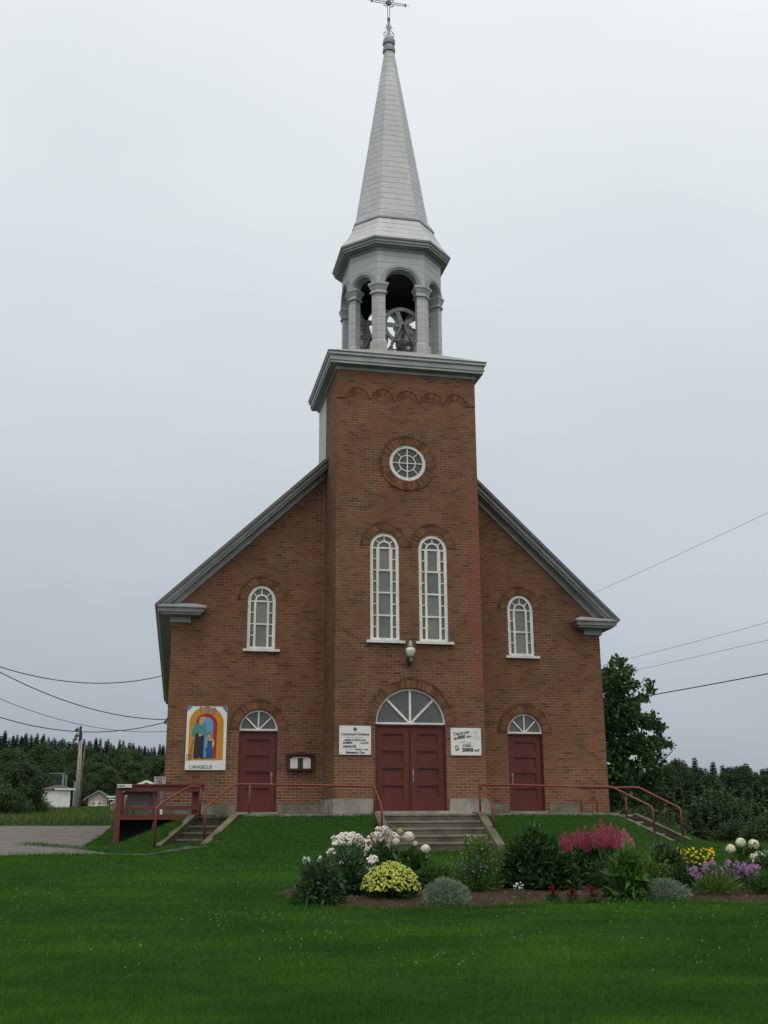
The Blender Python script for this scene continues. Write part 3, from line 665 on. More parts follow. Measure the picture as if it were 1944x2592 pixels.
# ---------------------------------------------------------------- windows and doors of the church
def lancet(cx, y, hw, z0, zs, ry, nside, ncen, broken=False):
    """arched window: white frame with a column of small panes on each side of larger middle panes"""
    yf, yb = y + .025, y + .10
    b = MB(); fr = .082; inn = hw - fr
    # outer border
    b.box(cx - hw, cx - inn, yf, yb, z0, zs); b.box(cx + inn, cx + hw, yf, yb, z0, zs); b.box(cx - inn, cx + inn, yf, yb, z0, z0 + .06)
    n = 22; L = []
    for k in range(n + 1):
        a = math.pi * k / n; c, s_ = math.cos(a), math.sin(a); ri = inn; rz = ry - fr
        L.append([(cx + ri * c, yf, zs + rz * s_), (cx + hw * c, yf, zs + ry * s_), (cx + hw * c, yb, zs + ry * s_), (cx + ri * c, yb, zs + rz * s_)])
    b.loft(L)
    yf2 = yf + .012; sw = .085; mw = .058; xc = inn - sw - mw      # half width of the middle light
    for s in (-1, 1):
        x0, x1 = sorted((cx + s * xc, cx + s * (xc + mw))); b.box(x0, x1, yf2, yb, z0 + .061, zs)
    H = zs - z0 - .06
    for i in range(1, nside + 1):
        zz = z0 + .06 + H * i / nside; t = .022 if i < nside else .03
        for s in (-1, 1):
            x0, x1 = sorted((cx + s * (xc + mw + .001), cx + s * (inn - .001))); b.box(x0, x1, yf2 + .003, yb, zz - t, zz + .004)
    for i in range(1, ncen + 1):
        zz = z0 + .06 + H * i / ncen; b.box(cx - xc + .001, cx + xc - .001, yf2 + .003, yb, zz - .03, zz + .014)
    # inner stiles of the top sash
    zt0 = z0 + .06 + H * (ncen - 1) / ncen + .014
    if ncen > 2:
        for s in (-1, 1):
            x0, x1 = sorted((cx + s * (xc - .024), cx + s * (xc - .001))); b.box(x0, x1, yf2 + .01, yb, zt0, zs - .03)
    b.arc_bar(cx, zs, xc - .005, xc + .036, 0, math.pi, 16, yf2 + .004, yb)
    for a in (math.pi / 2, R(41), R(139)):
        p0 = Vector((cx + (xc + .035) * math.cos(a), 0, zs + (xc + .035) * math.sin(a))); p1 = Vector((cx + (inn + .01) * math.cos(a), 0, zs + (ry - fr + .01) * math.sin(a)))
        d = Vector((-math.sin(a), 0, math.cos(a))) * .013
        b.loft([[(q + d + Vector((0, yf2 + .006, 0))), (q - d + Vector((0, yf2 + .006, 0))), (q - d + Vector((0, yb, 0))), (q + d + Vector((0, yb, 0)))] for q in (p0, p1)])
    wdw = b.build('window', 'white_paint', church)
    yp = yb - .028
    for i in range(ncen):
        za, zb = z0 + .061 + H * i / ncen, z0 + .06 + H * (i + 1) / ncen - .002
        MB().box(cx - xc + .0005, cx + xc - .0005, yp, yp + .01, za, zb).build('pane', 'pane_frosted', wdw)
    for s in (-1, 1):
        for i in range(nside):
            za, zb = z0 + .061 + H * i / nside, z0 + .06 + H * (i + 1) / nside - .002
            x0, x1 = sorted((cx + s * (xc + mw), cx + s * inn))
            q = MB().box(x0, x1, yp + .002, yp + .012, za, zb).build('pane', 'pane_side', wdw)
            if broken and s > 0 and i == nside - 2:
                MB().add([(x0 + .035, yp - .002, za + .06), (x0 + .062, yp - .002, za + .03), (x0 + .07, yp - .002, zb - .05), (x0 + .05, yp - .002, zb - .08)], [(0, 1, 2, 3)]).build('hole', 'wire_black', wdw)
    bb = MB(); bb.add(*fill2d([(cx + (inn) * math.cos(math.pi * k / 20), zs + (ry - fr) * math.sin(math.pi * k / 20)) for k in range(21)], [], yp + .001, yp + .011)); bb.build('fan_pane', 'pane_side', wdw)
    MB().box(cx - hw - .10, cx + hw + .12, y - .085, y + .06, z0 - .075, z0 - .012).build('sill', 'white_paint', wdw)
    return wdw
lancet(-.628, TF, .374, 4.065, 6.435, .378, 8, 4); lancet(.628, TF, .374, 4.065, 6.435, .378, 8, 4, True)
for x in SIDE: lancet(x, 0, .366, 4.04, 5.30, .41, 4, 2)
# round window
b = MB(); y = TF; cz = 8.735
b.arc_bar(0, cz, .40, .488, 0, 2 * math.pi, 40, y + .02, y + .1); b.arc_bar(0, cz, .205, .228, 0, 2 * math.pi, 28, y + .04, y + .09)
b.box(-.013, .013, y + .035, y + .09, cz - .405, cz + .405); b.box(-.405, -.0135, y + .037, y + .09, cz - .012, cz + .012); b.box(.0135, .405, y + .037, y + .09, cz - .012, cz + .012)
for a in (45, 135, 225, 315):
    M = Matrix.Translation((0, 0, cz)) @ Matrix.Rotation(-R(a), 4, 'Y'); b.box(.225, .405, y + .04, y + .09, -.011, .011, M)
rw = b.build('round_window', 'white_paint', church)
b = MB(); b.add(*fill2d(circle_poly(0, cz, .41), [], y + .068, y + .08)); b.build('pane', 'pane_dark', rw)

def fanlight(cx, y, hw, zs, ry, bar):
    yf, yb = y + .05, y + .13
    b = MB(); L = []; n = 24; fr = .05 if hw > .7 else .042
    for k in range(n + 1):
        a = math.pi * k / n; c, s_ = math.cos(a), math.sin(a)
        L.append([(cx + (hw - fr) * c, yf, zs + (ry - fr) * s_), (cx + hw * c, yf, zs + ry * s_), (cx + hw * c, yb, zs + ry * s_), (cx + (hw - fr) * c, yb, zs + (ry - fr) * s_)])
    b.loft(L); b.box(cx - hw + .001, cx + hw - .001, yf - .006, yb, zs - .015, zs + .03)
    for a in (90, 45, 135):
        M = Matrix.Translation((cx, 0, zs)) @ Matrix.Rotation(-R(a), 4, 'Y')
        r_ = 1 / math.hypot(math.cos(R(a)) / (hw - .02), math.sin(R(a)) / (ry - .02)); b.box(.03, r_, yf + .008 + .002 * (a > 90) + .001 * (a < 90), yb, -bar, bar, M)
    f = b.build('fanlight', 'white_paint', church)
    bb = MB(); bb.add(*fill2d([(cx + (hw - .02) * math.cos(math.pi * k / 20), zs + (ry - .02) * math.sin(math.pi * k / 20)) for k in range(21)], [], yb - .03, yb - .015)); bb.build('pane', 'pane_fan', f)
    return f
def door(cx, y, hw, z0, z1, hinge, hx):
    """one leaf: stiles and rails with four sunk horizontal panels"""
    b = MB(); yf, yb = y + .11, y + .17
    st = .14 if hw < .46 else .135; H = z1 - z0
    b.box(cx - hw, cx - hw + st, yf, yb, z0, z1); b.box(cx + hw - st, cx + hw, yf, yb, z0, z1)
    tops = [.30, .12, .12, .12, .17]; ph = (H - sum(tops)) / 4; z = z0
    for i, t in enumerate(tops):
        b.box(cx - hw + st, cx + hw - st, yf + .0008, yb, z, z + t); z += t
        if i < 4:
            b.box(cx - hw + st, cx + hw - st, yf + .04, yb, z, z + ph)
            q = .02       # small moulding round each panel
            xa, xb = cx - hw + st, cx + hw - st
            b.box(xa, xb, yf + .012, yf + .04, z, z + q); b.box(xa, xb, yf + .012, yf + .04, z + ph - q, z + ph)
            b.box(xa, xa + q, yf + .0125, yf + .04, z + q, z + ph - q); b.box(xb - q, xb, yf + .0125, yf + .04, z + q, z + ph - q); z += ph
    d = b.build('door', 'red_paint', church)
    if hx is not None:
        MB().box(hx - .018, hx + .018, yf - .012, yf - .0005, z0 + .66, z0 + .96).tube([(hx, yf - .012, z0 + .74), (hx, yf - .05, z0 + .76), (hx, yf - .05, z0 + .86), (hx, yf - .012, z0 + .88)], .008, 6).build('handle', 'handle_metal', d)
    return d
fanlight(0, TF, .882, 2.035, .855, .026)
door(-.435, TF, .413, -.01, 1.975, -1, None); door(.435, TF, .413, -.01, 1.975, 1, .07)
for s in (-1, 1):     # jambs and head of the main doorway
    x0, x1 = sorted((s * .8485, s * .8815)); MB().box(x0, x1, TF + .06, TF + .2, -.14, 2.018).build('door_jamb', 'red_paint', church)
MB().box(-.848, .848, TF + .065, TF + .2, 1.978, 2.0185).build('door_head', 'red_paint', church)
MB().box(-.012, .012, TF + .095, TF + .16, -.01, 1.977).build('meeting_stile', 'red_paint', church)
for x, hx in ((SIDE[0], SIDE[0] + .36), (SIDE[1], SIDE[1] - .36)):
    fanlight(x, 0, .4835, 1.985, .505, .017); door(x, 0, .455, -.01, 1.93, 1, hx)
    for s in (-1, 1):
        x0, x1 = sorted((x + s * .4555, x + s * .483)); MB().box(x0, x1, .05, .2, -.14, 1.968).build('door_jamb', 'red_paint', church)
    MB().box(x - .455, x + .455, .06, .2, 1.932, 1.9685).build('door_head', 'red_paint', church)

for x0, x1, y0, y1 in ((-.93, .93, TF - .035, TF + .22), (SIDE[0] - .52, SIDE[0] + .52, -.045, .22), (SIDE[1] - .52, SIDE[1] + .52, -.045, .22)):
    MB().box(x0, x1, y0, y1, -.16, -.014).build('threshold', 'foundation', church)
b = MB(); b.box(.15, 1.0, .62, .78, 11.98, 12.72); b.box(-.95, -.35, .66, .80, 11.98, 12.62); b.box(-.95, 1.0, .5, .62, 12.30, 12.42); b.build('dark_backing', 'dark_wood', church)  # dark boxes added behind the bells for the dark interior, closing sky gaps
# ---------------------------------------------------------------- bells
def bell_set(loc, sc, label):
    t = thing('church_bell', label, 'bell', loc, 'bells in the belfry')
    L = Vector(loc)
    M = Matrix.Translation(L) @ Matrix.Scale(sc, 4)
    MB().lathe([(.0, .50), (.06, .50), (.11, .47), (.135, .38), (.155, .25), (.19, .12), (.24, .04), (.26, 0), (.24, -.005), (.0, .08)], 28, (0, 0, -.08), M).build('bell', 'bell_bronze', t, True)
    b = MB()
    for yy in (-.33, .33):
        for s in (-1, 1):
            b.tube([(s * .05, yy, 1.0), (s * .075, yy, .88), (s * .15, yy, .70), (s * .30, yy, .47), (s * .325, yy, .40), (s * .33, yy, -.22)], [.04, .035, .032, .032, .036, .04], 8, True, M)
        b.tube([(-.31, yy, .44), (-.18, yy, .50), (0, yy, .52), (.18, yy, .50), (.31, yy, .44)], .024, 8, True, M)
    b.tube([(0, -.40, 1.0), (0, .55, 1.0)], .05, 10, True, M); b.build('stand', 'bell_iron', t, True)
    b = MB(); yy = -.25
    b.arc_bar(0, 1.0, .455, .565, 0, 2 * math.pi, 36, yy - .03, yy + .03, M)
    for k in range(5):
        b.box(.05, .47, yy - .02, yy + .02, -.065, .065, M @ Matrix.Translation((0, 0, 1.0)) @ Matrix.Rotation(R(72 * k + 36), 4, 'Y'))
    b.lathe([(0, -.04), (.09, -.04), (.09, .04), (0, .04)], 16, (0, 0, 0), M @ Matrix.Translation((0, yy, 1.0)) @ Matrix.Rotation(R(90), 4, 'X')); b.build('wheel', 'bell_iron', t)
bell_set((.06, -.80, 12.02), .97, 'dark bell with spoked wheel framed in the front arch of the belfry')
bell_set((-.66, .05, 12.05), .9, 'bell with wheel half hidden behind the left belfry piers')
bell_set((.62, .25, 12.05), .9, 'bell behind the right front belfry pier')

# ---------------------------------------------------------------- terrace, steps, railings
tag(MB().box(-4.35, 5.1, -2.19, -.051, -.7, -.075).build('terrace', 'foundation'), kind='structure')
def stairs(label, origin, ang, wid, n, run, rise, z0, riser, tread, chl, seed, sunk=0., cside=0):
    """flight going down from origin along direction ang (degrees from -y towards +x), with sloping cheek walls"""
    rr = random.Random(seed)
    t = thing('concrete_steps', label, 'steps', (origin[0], origin[1], z0))
    a = R(ang); M = Matrix.Translation((origin[0], origin[1], 0)) @ Matrix.Rotation(a, 4, 'Z')     # local -y goes down the flight
    ck = .19; hw = wid / 2 - ck
    for i in range(n):
        b = MB(); zt = z0 - rise * i - (sunk if i else 0); y0 = -run * i - (.0 if i else 0)
        yb = .45 if i == 0 else -run * (i - 1) - .002
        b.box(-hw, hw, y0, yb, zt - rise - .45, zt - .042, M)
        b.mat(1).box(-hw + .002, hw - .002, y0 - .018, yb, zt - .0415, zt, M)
        # lip paler than its riser: nosing highlight put into the colour
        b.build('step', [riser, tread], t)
    for s in (-1, 1):
        x0, x1 = sorted((s * hw + s * .001, s * (hw + ck)))
        L = run * (n - 1) + chl; dz = rise * n
        pr_ = [(.42, z0 + .035), (-.02, z0 + .035), (-L, z0 - dz + .10), (-L, z0 - dz - .5), (.42, z0 - dz - .5)]
        b = MB(); b.loft([[(x0, y, z) for y, z in pr_], [(x1, y, z) for y, z in pr_]], M=M); b.m = [0 if k in (0, 1) or not cside else 1 for k in range(len(b.f))]; b.build('cheek_wall', ['cheek', 'mossy_riser_shaded_cheek'], t)  # sides darker than tops: moss, plus occlusion shade put into the colour
    return t
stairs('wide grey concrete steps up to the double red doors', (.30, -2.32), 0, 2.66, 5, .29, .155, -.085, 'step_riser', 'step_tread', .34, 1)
stairs('mossy concrete steps cut in the grass bank by the red wooden ramp', (-4.68, -2.0), -33, 1.30, 5, .28, .14, -.12, 'mossy_riser_shaded_cheek', 'step_riser', .30, 2, .06, 1)
stairs('concrete steps at the far right corner of the church', (5.42, -1.78), 35, 1.12, 5, .28, .14, -.12, 'mossy_riser_shaded_cheek', 'foundation', .42, 3, .03, 1)

def rail(label, runs, posts):
    p0 = runs[0][0]
    t = thing('handrail', label, 'handrail', (p0[0], p0[1], ground_z(p0[0], p0[1])), 'red pipe handrails by the steps')
    for r_ in runs: MB().tube(r_, .026, 10).build('rail', 'rail_paint', t, True)
    for x, y, z0, z1 in posts: MB().tube([(x, y, z0), (x, y, z1)], .024, 10).tube([(x, y, z0 - .0), (x, y, z0 + .012)], .05, 10).build('post', 'rail_paint', t, True)
g = ground_z
rail('long red pipe handrail from the mossy left steps across to the double doors',
     [[(-4.93, -3.0, -.66), (-4.93, -3.0, .03), (-4.91, -2.97, .075), (-4.72, -2.72, .215), (-4.40, -2.28, .47), (-4.24, -2.08, .565), (-4.17, -2.04, .585), (-3.89, -2.04, .586), (-2.4, -2.1, .568), (-1.06, -2.2, .535), (-.992, -2.24, .505), (-.99, -2.9, .12), (-.99, -2.96, .07), (-.99, -3.0, .02), (-.988, -3.0, -.47)]],
     [(-3.89, -2.04, -.12, .58), (-1.0, -2.2, -.10, .53)])
rail('short bent red pipe handrail between the red wooden ramp and mossy steps',
     [[(-5.98, -2.95, -.78), (-5.98, -2.95, .03), (-5.965, -2.93, .075), (-5.80, -2.72, .20), (-5.45, -2.28, .42), (-5.27, -2.05, .525), (-5.2, -1.96, .537), (-5.0, -1.86, .535), (-4.99, -1.85, .50)]], [(-5.0, -1.86, -.14, .53)])
rail('red pipe handrail from the double doors to the right hand steps',
     [[(1.565, -2.2, .577), (2.5, -2.18, .575), (3.6, -2.1, .55), (4.2, -2.02, .535), (4.62, -2.0, .535), (4.93, -2.02, .54), (5.03, -2.08, .52), (5.32, -2.42, .30), (5.55, -2.84, .10), (5.60, -2.93, .05), (5.615, -2.96, .0), (5.63, -2.96, -.66)],
      [(1.565, -2.2, .577), (1.585, -2.5, .41), (1.605, -3.0, .115), (1.61, -3.07, .06), (1.61, -3.09, .01), (1.61, -3.09, -.62)]],
     [(1.567, -2.2, -.11, .575), (5.24, -2.30, -.30, .375), (4.62, -1.98, -.12, .53)])
rail('farther red pipe handrail on the outer side of the right hand steps',
     [[(4.42, -1.45, .515), (5.2, -1.45, .53), (5.88, -1.45, .545), (6.0, -1.5, .525), (6.32, -2.0, .25), (6.47, -2.45, .07), (6.50, -2.55, .03), (6.51, -2.6, -.02), (6.525, -2.6, -.70)]],
     [(4.42, -1.45, -.12, .51)])

# red wooden access ramp on the left of the church
t = thing('wooden_ramp', 'red painted wooden access ramp with plank railing beside the church corner', 'ramp', (-6.0, -1.0, -.5))
for x, y, zb, zt, w_ in ((-6.83, -1.5, -.75, .535, .062), (-6.0, -1.44, -.45, .47, .05), (-6.83, .6, -.6, .5, .05), (-6.83, 2.6, -.5, .47, .05), (-5.0, -1.46, -.2, .50, .045), (-6.05, .6, -.5, .45, .045)):
    MB().box(x - w_, x + w_, y - w_, y + w_, zb, zt).build('post', 'ramp_paint', t)
MB().box(-6.765, -4.9, -1.565, -1.525, .44, .575).build('rail_board', 'ramp_paint', t)
MB().box(-6.9, -4.88, -1.60, -1.44, .5755, .605).build('cap_board', 'ramp_paint', t)
MB().box(-6.766, -4.95, -1.50, -1.46, .03, .115).build('rail_board', 'ramp_paint', t)
MB().box(-6.765, -4.9, -1.56, -1.52, -.185, -.07).build('deck_fascia', 'ramp_paint', t)
b = MB()
for k in range(24): b.box(-6.86, -5.02, -1.515 + .172 * k, -1.35 + .172 * k, -.10 - .004 * k, -.07 - .004 * k)
b.build('deck', 'ramp_paint', t)
MB().box(-6.85, -5.1, -.75, -.72, -.9, -.105).build('skirt_board', 'dark_wood', t); MB().box(-6.86, -6.83, -1.44, 2.5, -.9, -.12).build('skirt_board', 'dark_wood', t)
MB().box(-6.90, -6.86, -1.43, 2.6, .40, .52).build('rail_board', 'ramp_paint', t); MB().box(-6.90, -6.86, -1.43, 2.6, .0, .09).build('rail_board', 'ramp_paint', t)
MB().box(-5.17, -4.955, -1.455, -1.41, -.1, .438).build('end_panel', 'ramp_paint', t)
MB().box(-6.7, -6.62, .50, .56, -.2, .3).box(-6.55, -6.47, .50, .56, -.2, .14).build('bracket', 'dark_wood', t)
tag(MB().box(-6.645, -6.055, -1.40, -1.372, .12, .495).build('grey_board', 'panel_grey'), 'plain dark grey board standing inside the ramp railing', 'board')
b = MB(); b.box(-6.2, -5.812, -.6, -.32, -.07, .44); cab = tag(b.build('metal_cabinet', 'steel_grey'), 'slate blue metal cabinet standing at the church corner behind the ramp railing', 'cabinet')
MB().box(-6.18, -6.035, -.612, -.601, -.04, .41).build('cabinet_door', 'steel_grey', cab); MB().box(-6.025, -5.83, -.612, -.601, -.04, .41).build('cabinet_door', 'steel_grey', cab)
b = MB(); b.lathe([(.0, 0), (.028, 0), (.036, .10), (.0, .10)], 14, (-5.86, -1.50, -.0695)); b.lathe([(.039, 0), (.039, .012), (0, .012)], 14, (-5.86, -1.5, .031)); tag(b.build('white_cup', 'sign_white', None, False), 'small white cup left on the edge of the ramp deck', 'cup')
# arrow board
t = thing('direction_sign', 'narrow white sign lettered MESSE with an arrow on the ramp corner post', 'sign', (-6.7, -1.6, .52))
MB().box(-6.87, -6.545, -1.622, -1.606, .525, .598).build('board', 'sign_white', t)
b = MB(); put_text(b, 'MESSE', -6.858, .545, .048, -1.6235, .155, bold=.0015); b.box(-6.69, -6.575, -1.6245, -1.623, .557, .565); b.add([(-6.59, -1.6247, .549), (-6.56, -1.6247, .561), (-6.59, -1.6247, .573)], [(0, 1, 2)]); b.build('lettering', 'ink', t)
# parking sign
t = thing('parking_sign', 'grey no parking sign with a crossed P in a red ring', 'sign', (-5.92, -1.25, -.1))
MB().tube([(-5.92, -1.22, -.1), (-5.92, -1.22, .76)], .02, 8).build('post', 'steel_grey', t)
MB().box(-6.055, -5.785, -1.256, -1.24, .585, .785).build('board', 'sign_grey', t)
b = MB(); put_text(b, 'RÉSERVÉ', -5.92, .735, .036, -1.258, .20, align='CENTER'); put_text(b, 'P', -5.92, .632, .062, -1.258, None, align='CENTER', bold=.001); b.build('lettering', 'ink', t)
b = MB(); b.arc_bar(-5.92, .655, .043, .056, 0, 2 * math.pi, 24, -1.262, -1.2565); b.box(-.045, .045, -1.2595, -1.2568, -.0055, .0055, Matrix.Translation((-5.92, 0, .655)) @ Matrix.Rotation(R(45), 4, 'Y')); b.build('prohibition_ring', 'sign_red', t)

# ---------------------------------------------------------------- signs, notice case and lamp on the front wall
yS = TF - .03
def board(name, label, x0, x1, z0, z1, y):
    t = thing(name, label, 'sign', ((x0 + x1) / 2, y, z0))
    MB().box(x0, x1, y, y + .022, z0, z1).build('board', 'sign_white', t)
    MB().box(x0 - .008, x1 + .008, y + .0225, y + .029, z0 - .012, z1 + .004).build('backing', 'sign_edge', t)
    b = MB()
    for x in (x0 + .035, x1 - .035):
        for z in (z0 + .04, z1 - .04): b.lathe([(0, 0), (.009, 0), (.009, .004), (0, .005)], 8, (0, 0, 0), Matrix.Translation((x, y, z)) @ Matrix.Rotation(R(90), 4, 'X'))
    b.build('screw', 'handle_metal', t)
    return t
t = board('service_sign', 'white sign listing mass times to the left of the double doors', -1.769, -.996, 1.287, 1.966, yS)
q = yS - .0016; b = MB(); xc = -1.384
put_text(b, 'Communauté Chrétienne', xc, 1.742, .085, q, .69, align='CENTER', bold=.0022)
put_text(b, 'MESSES DOMINICALES', xc, 1.614, .045, q, .52, align='CENTER', bold=.002)
put_text(b, 'SAMEDI', -1.685, 1.54, .075, q, .24, shear=.25, bold=.003); put_text(b, '16:00', -1.27, 1.54, .07, q, .20, shear=.1, bold=.0015)
put_text(b, 'DIMANCHE', -1.69, 1.45, .075, q, .33, shear=.25, bold=.003)
put_text(b, 'MARDI 16:00', -1.38, 1.39, .058, q, .32, shear=.1, bold=.0015)
put_text(b, 'Bienvenue à Tous', -1.61, 1.318, .072, q, .46, shear=.25, bold=.0035)
b.box(-1.56, -1.17, q - .001, q, 1.313, 1.317)
b.add([(xc, q, 1.94), (xc + .058, q, 1.885), (xc, q, 1.828), (xc - .058, q, 1.885)], [(0, 3, 2, 1)])
b.build('lettering', 'ink', t)
b = MB(); put_text(b, 'de Sainte-Euphémie', xc, 1.677, .045, q, .41, align='CENTER', shear=.25); put_text(b, 'et', -1.40, 1.512, .03, q); put_text(b, 'En semaine', -1.62, 1.398, .035, q, .21)
b.box(-1.72, -1.62, q - .001, q, 1.69, 1.693); b.box(-1.15, -1.05, q - .001, q, 1.69, 1.693)
b.arc_bar(xc + .004, 1.885, .014, .026, 0, 5.2, 14, q - .003, q - .0012); b.build('pale_lettering', 'ink_pale', t)
t = board('slogan_sign', 'white sign reading 4000 and 2000 ans right of the double doors', .993, 1.762, 1.287, 1.945, yS)
b = MB()
put_text(b, '“Depuis plus', 1.045, 1.755, .105, q, .42, R(9), shear=.3, bold=.002); put_text(b, 'de', 1.06, 1.655, .085, q, None, R(9), shear=.3, bold=.003); put_text(b, '4000', 1.155, 1.67, .11, q, .215, R(9), shear=.2, bold=.006); put_text(b, 'ans..', 1.39, 1.71, .085, q, .14, R(9), shear=.3, bold=.003)
put_text(b, 'Déjà...', 1.29, 1.495, .105, q, .26, shear=.35, bold=.002); put_text(b, '2000', 1.275, 1.38, .115, q, .29, bold=.007); put_text(b, 'ans!', 1.58, 1.385, .095, q, .135, shear=.15, bold=.003)
M = Matrix.Translation((1.145, 0, 1.46)) @ Matrix.Rotation(R(-14), 4, 'Y')
b.build('lettering', 'ink', t); b = MB()
b.add(*fill2d([(-.045, -.06), (.045, -.06), (.045, .06), (-.045, .06)], [[(-.028, -.03), (.028, -.03), (.028, .042), (-.028, .042)]], q - .001, q)[0:2], M)
b.arc_bar(0, .005, .006, .014, 0, 2 * math.pi, 12, q - .001, q, M); b.build('emblem', 'ink', t)
b = MB()
b.tube([(1.20, q, 1.60), (1.30, q, 1.605), (1.345, q, 1.635), (1.39, q, 1.61), (1.44, q, 1.58), (1.52, q, 1.60)], .004, 4)
b.arc_bar(1.635, 1.855, .026, .033, 0, 2 * math.pi, 16, q - .001, q)
b.tube([(1.61, q, 1.83), (1.60, q, 1.77), (1.59, q, 1.70), (1.58, q, 1.69), (1.69, q, 1.69), (1.665, q, 1.78), (1.655, q, 1.83)], .0035, 4); b.tube([(1.625, q, 1.77), (1.64, q, 1.70)], .003, 4); b.tube([(1.71, q, 1.70), (1.715, q, 1.72)], .006, 4); b.build('drawing', 'ink_pale', t)
# painted poster
t = thing('poster', 'tall painted poster lettered 100 and L\'ANGELUS showing a man and child under an arch', 'poster', (-4.83, -.04, 1.0))
PX0, PX1, PZ0, PZ1 = -5.325, -4.332, .993, 2.545
MB().box(PX0, PX1, -.05, -.012, PZ0, PZ1).build('panel', 'sign_white', t)
def PP(u, v): return (PX0 + (PX1 - PX0) * u, PZ1 - (PZ1 - PZ0) * v)
def crop(x, y):       # unit square of the panel from the sheared view of it
    return ((x - 235 + 45 * (y - 285) / 1605) / 1030, (y - 285 - 8 * (x - 235) / 1030) / 1608)
b = MB(); MN = ['art_yellow', 'art_red', 'art_sky', 'art_teal', 'art_navy', 'art_blue', 'art_skin', 'art_hair', 'art_cream', 'art_brown', 'art_corner', 'sign_white']
def shape(mat, pts, lv):
    q = [PP(*crop(x, y)) for x, y in pts]
    a = sum(q[i][0] * q[(i + 1) % len(q)][1] - q[(i + 1) % len(q)][0] * q[i][1] for i in range(len(q)))
    if a < 0: q = q[::-1]
    b.mat(MN.index(mat)); Vv, Ff = fill2d(q, [], -.0505 - .0012 * lv, -.0502); b.add(Vv, Ff)
def archp(xl, xr, yt, ys, yb, xlb, xrb):
    n = 20; cx, rx = (xl + xr) / 2, (xr - xl) / 2
    return [(xlb, yb)] + [(cx - rx * math.cos(math.pi * k / n), ys - (ys - yt) * math.sin(math.pi * k / n)) for k in range(n + 1)] + [(xrb, yb)]
shape('art_corner', [(237, 287), (375, 290), (236, 425)], 1); shape('art_corner', [(1130, 296), (1258, 296), (1253, 465)], 1)
shape('art_yellow', archp(290, 1172, 292, 720, 1655, 262, 1150), 1); shape('art_red', archp(452, 1008, 468, 745, 1605, 420, 972), 2); shape('art_sky', archp(560, 905, 560, 720, 1585, 540, 880), 3)
shape('art_navy', [(440, 980), (560, 940), (672, 1030), (655, 1560), (680, 1610), (600, 1612), (545, 1570), (480, 1618), (415, 1605), (400, 1560), (425, 1200)], 5)
shape('art_teal', [(540, 700), (640, 720), (705, 740), (735, 900), (745, 1000), (690, 1030), (600, 1020), (560, 955), (450, 985), (430, 1060), (370, 1050), (360, 950), (400, 800), (450, 730)], 6)
shape('art_skin', [(545, 590), (590, 560), (650, 540), (710, 570), (705, 640), (650, 690), (600, 780), (560, 720), (540, 690), (550, 640)], 7)
shape('art_red', [(520, 975), (560, 960), (580, 1080), (520, 1060)], 7); shape('art_skin', [(530, 985), (565, 965), (605, 1005), (600, 1050), (540, 1045)], 8); shape('art_skin', [(385, 1070), (435, 1065), (425, 1130), (395, 1135)], 7)
shape('art_brown', [(396, 1135), (412, 1140), (322, 1500), (305, 1500)], 4)
for x in (225, 262, 300, 338): shape('art_brown', [(x + 12, 1520), (x + 26, 1522), (x + 4, 1668), (x - 8, 1660)], 4)
shape('art_brown', [(240, 1500), (362, 1512), (360, 1532), (236, 1522)], 4)
shape('art_hair', [(740, 1000), (765, 950), (830, 945), (862, 990), (860, 1090), (838, 1060), (820, 990), (760, 1000), (745, 1040)], 7); shape('art_skin', [(755, 1000), (820, 985), (845, 1050), (835, 1110), (800, 1130), (765, 1100)], 6)
shape('art_cream', [(740, 1120), (800, 1105), (880, 1095), (920, 1140), (940, 1240), (905, 1320), (880, 1290), (870, 1180), (750, 1170), (748, 1350), (722, 1340), (725, 1180)], 6)
shape('art_blue', [(757, 1160), (785, 1165), (870, 1165), (880, 1300), (892, 1600), (815, 1605), (800, 1570), (790, 1600), (715, 1595), (730, 1420)], 7); shape('art_navy', [(755, 1130), (775, 1130), (790, 1180), (860, 1175), (865, 1110), (882, 1110), (880, 1200), (760, 1205)], 8)
shape('art_skin', [(880, 1300), (905, 1300), (895, 1360), (880, 1365)], 7); shape('art_navy', [(705, 1360), (735, 1350), (735, 1420), (710, 1430)], 7)
b.build('artwork', MN, t)
b = MB(); u = PP(*crop(300, 1845)); put_text(b, "L'ANGELUS", u[0], u[1] - .012, .115, -.0515, .555, bold=.002); b.build('lettering', 'ink', t)
b = MB()
for ch, x, y, r_ in (('1', 600, 440, 12), ('0', 750, 437, 0), ('0', 895, 462, -14)):
    u = PP(*crop(x, y)); put_text(b, ch, u[0], u[1] - .01, .215, -.0545, None, R(r_), 'CENTER', bold=.008)
b.build('number', 'art_lilac', t)
# notice case
t = thing('notice_case', 'glazed dark red notice case with two papers on the brick wall', 'notice case', (-2.46, 0, .98))
x0, x1, z0, z1 = -2.80, -2.13, .985, 1.36
b = MB(); b.box(x0, x0 + .05, -.13, -.0, z0, z1); b.box(x1 - .05, x1, -.13, -.0, z0, z1); b.box(x0 + .05, x1 - .05, -.129, -.0, z0, z0 + .05); b.box(x0 + .05, x1 - .05, -.129, 0, z1 - .04, z1)
b.loft([[(x0 - .03, y, z1 + .002), (x1 + .03, y, z1 + .002), (x1 - .1, y, z1 + .055), (-2.465, y, z1 + .075), (x0 + .1, y, z1 + .055)] for y in (-.16, .0)]); b.build('case', 'case_paint', t)
MB().box(x0 + .05, x1 - .05, -.085, -.0, z0 + .05, z1 - .04).build('back_board', 'notice_back', t)
MB().box(x0 + .075, x0 + .265, -.095, -.0855, z0 + .055, z1 - .07).build('paper', 'paper', t); MB().box(x1 - .27, x1 - .08, -.095, -.0855, z0 + .055, z1 - .065).build('paper', 'paper', t)
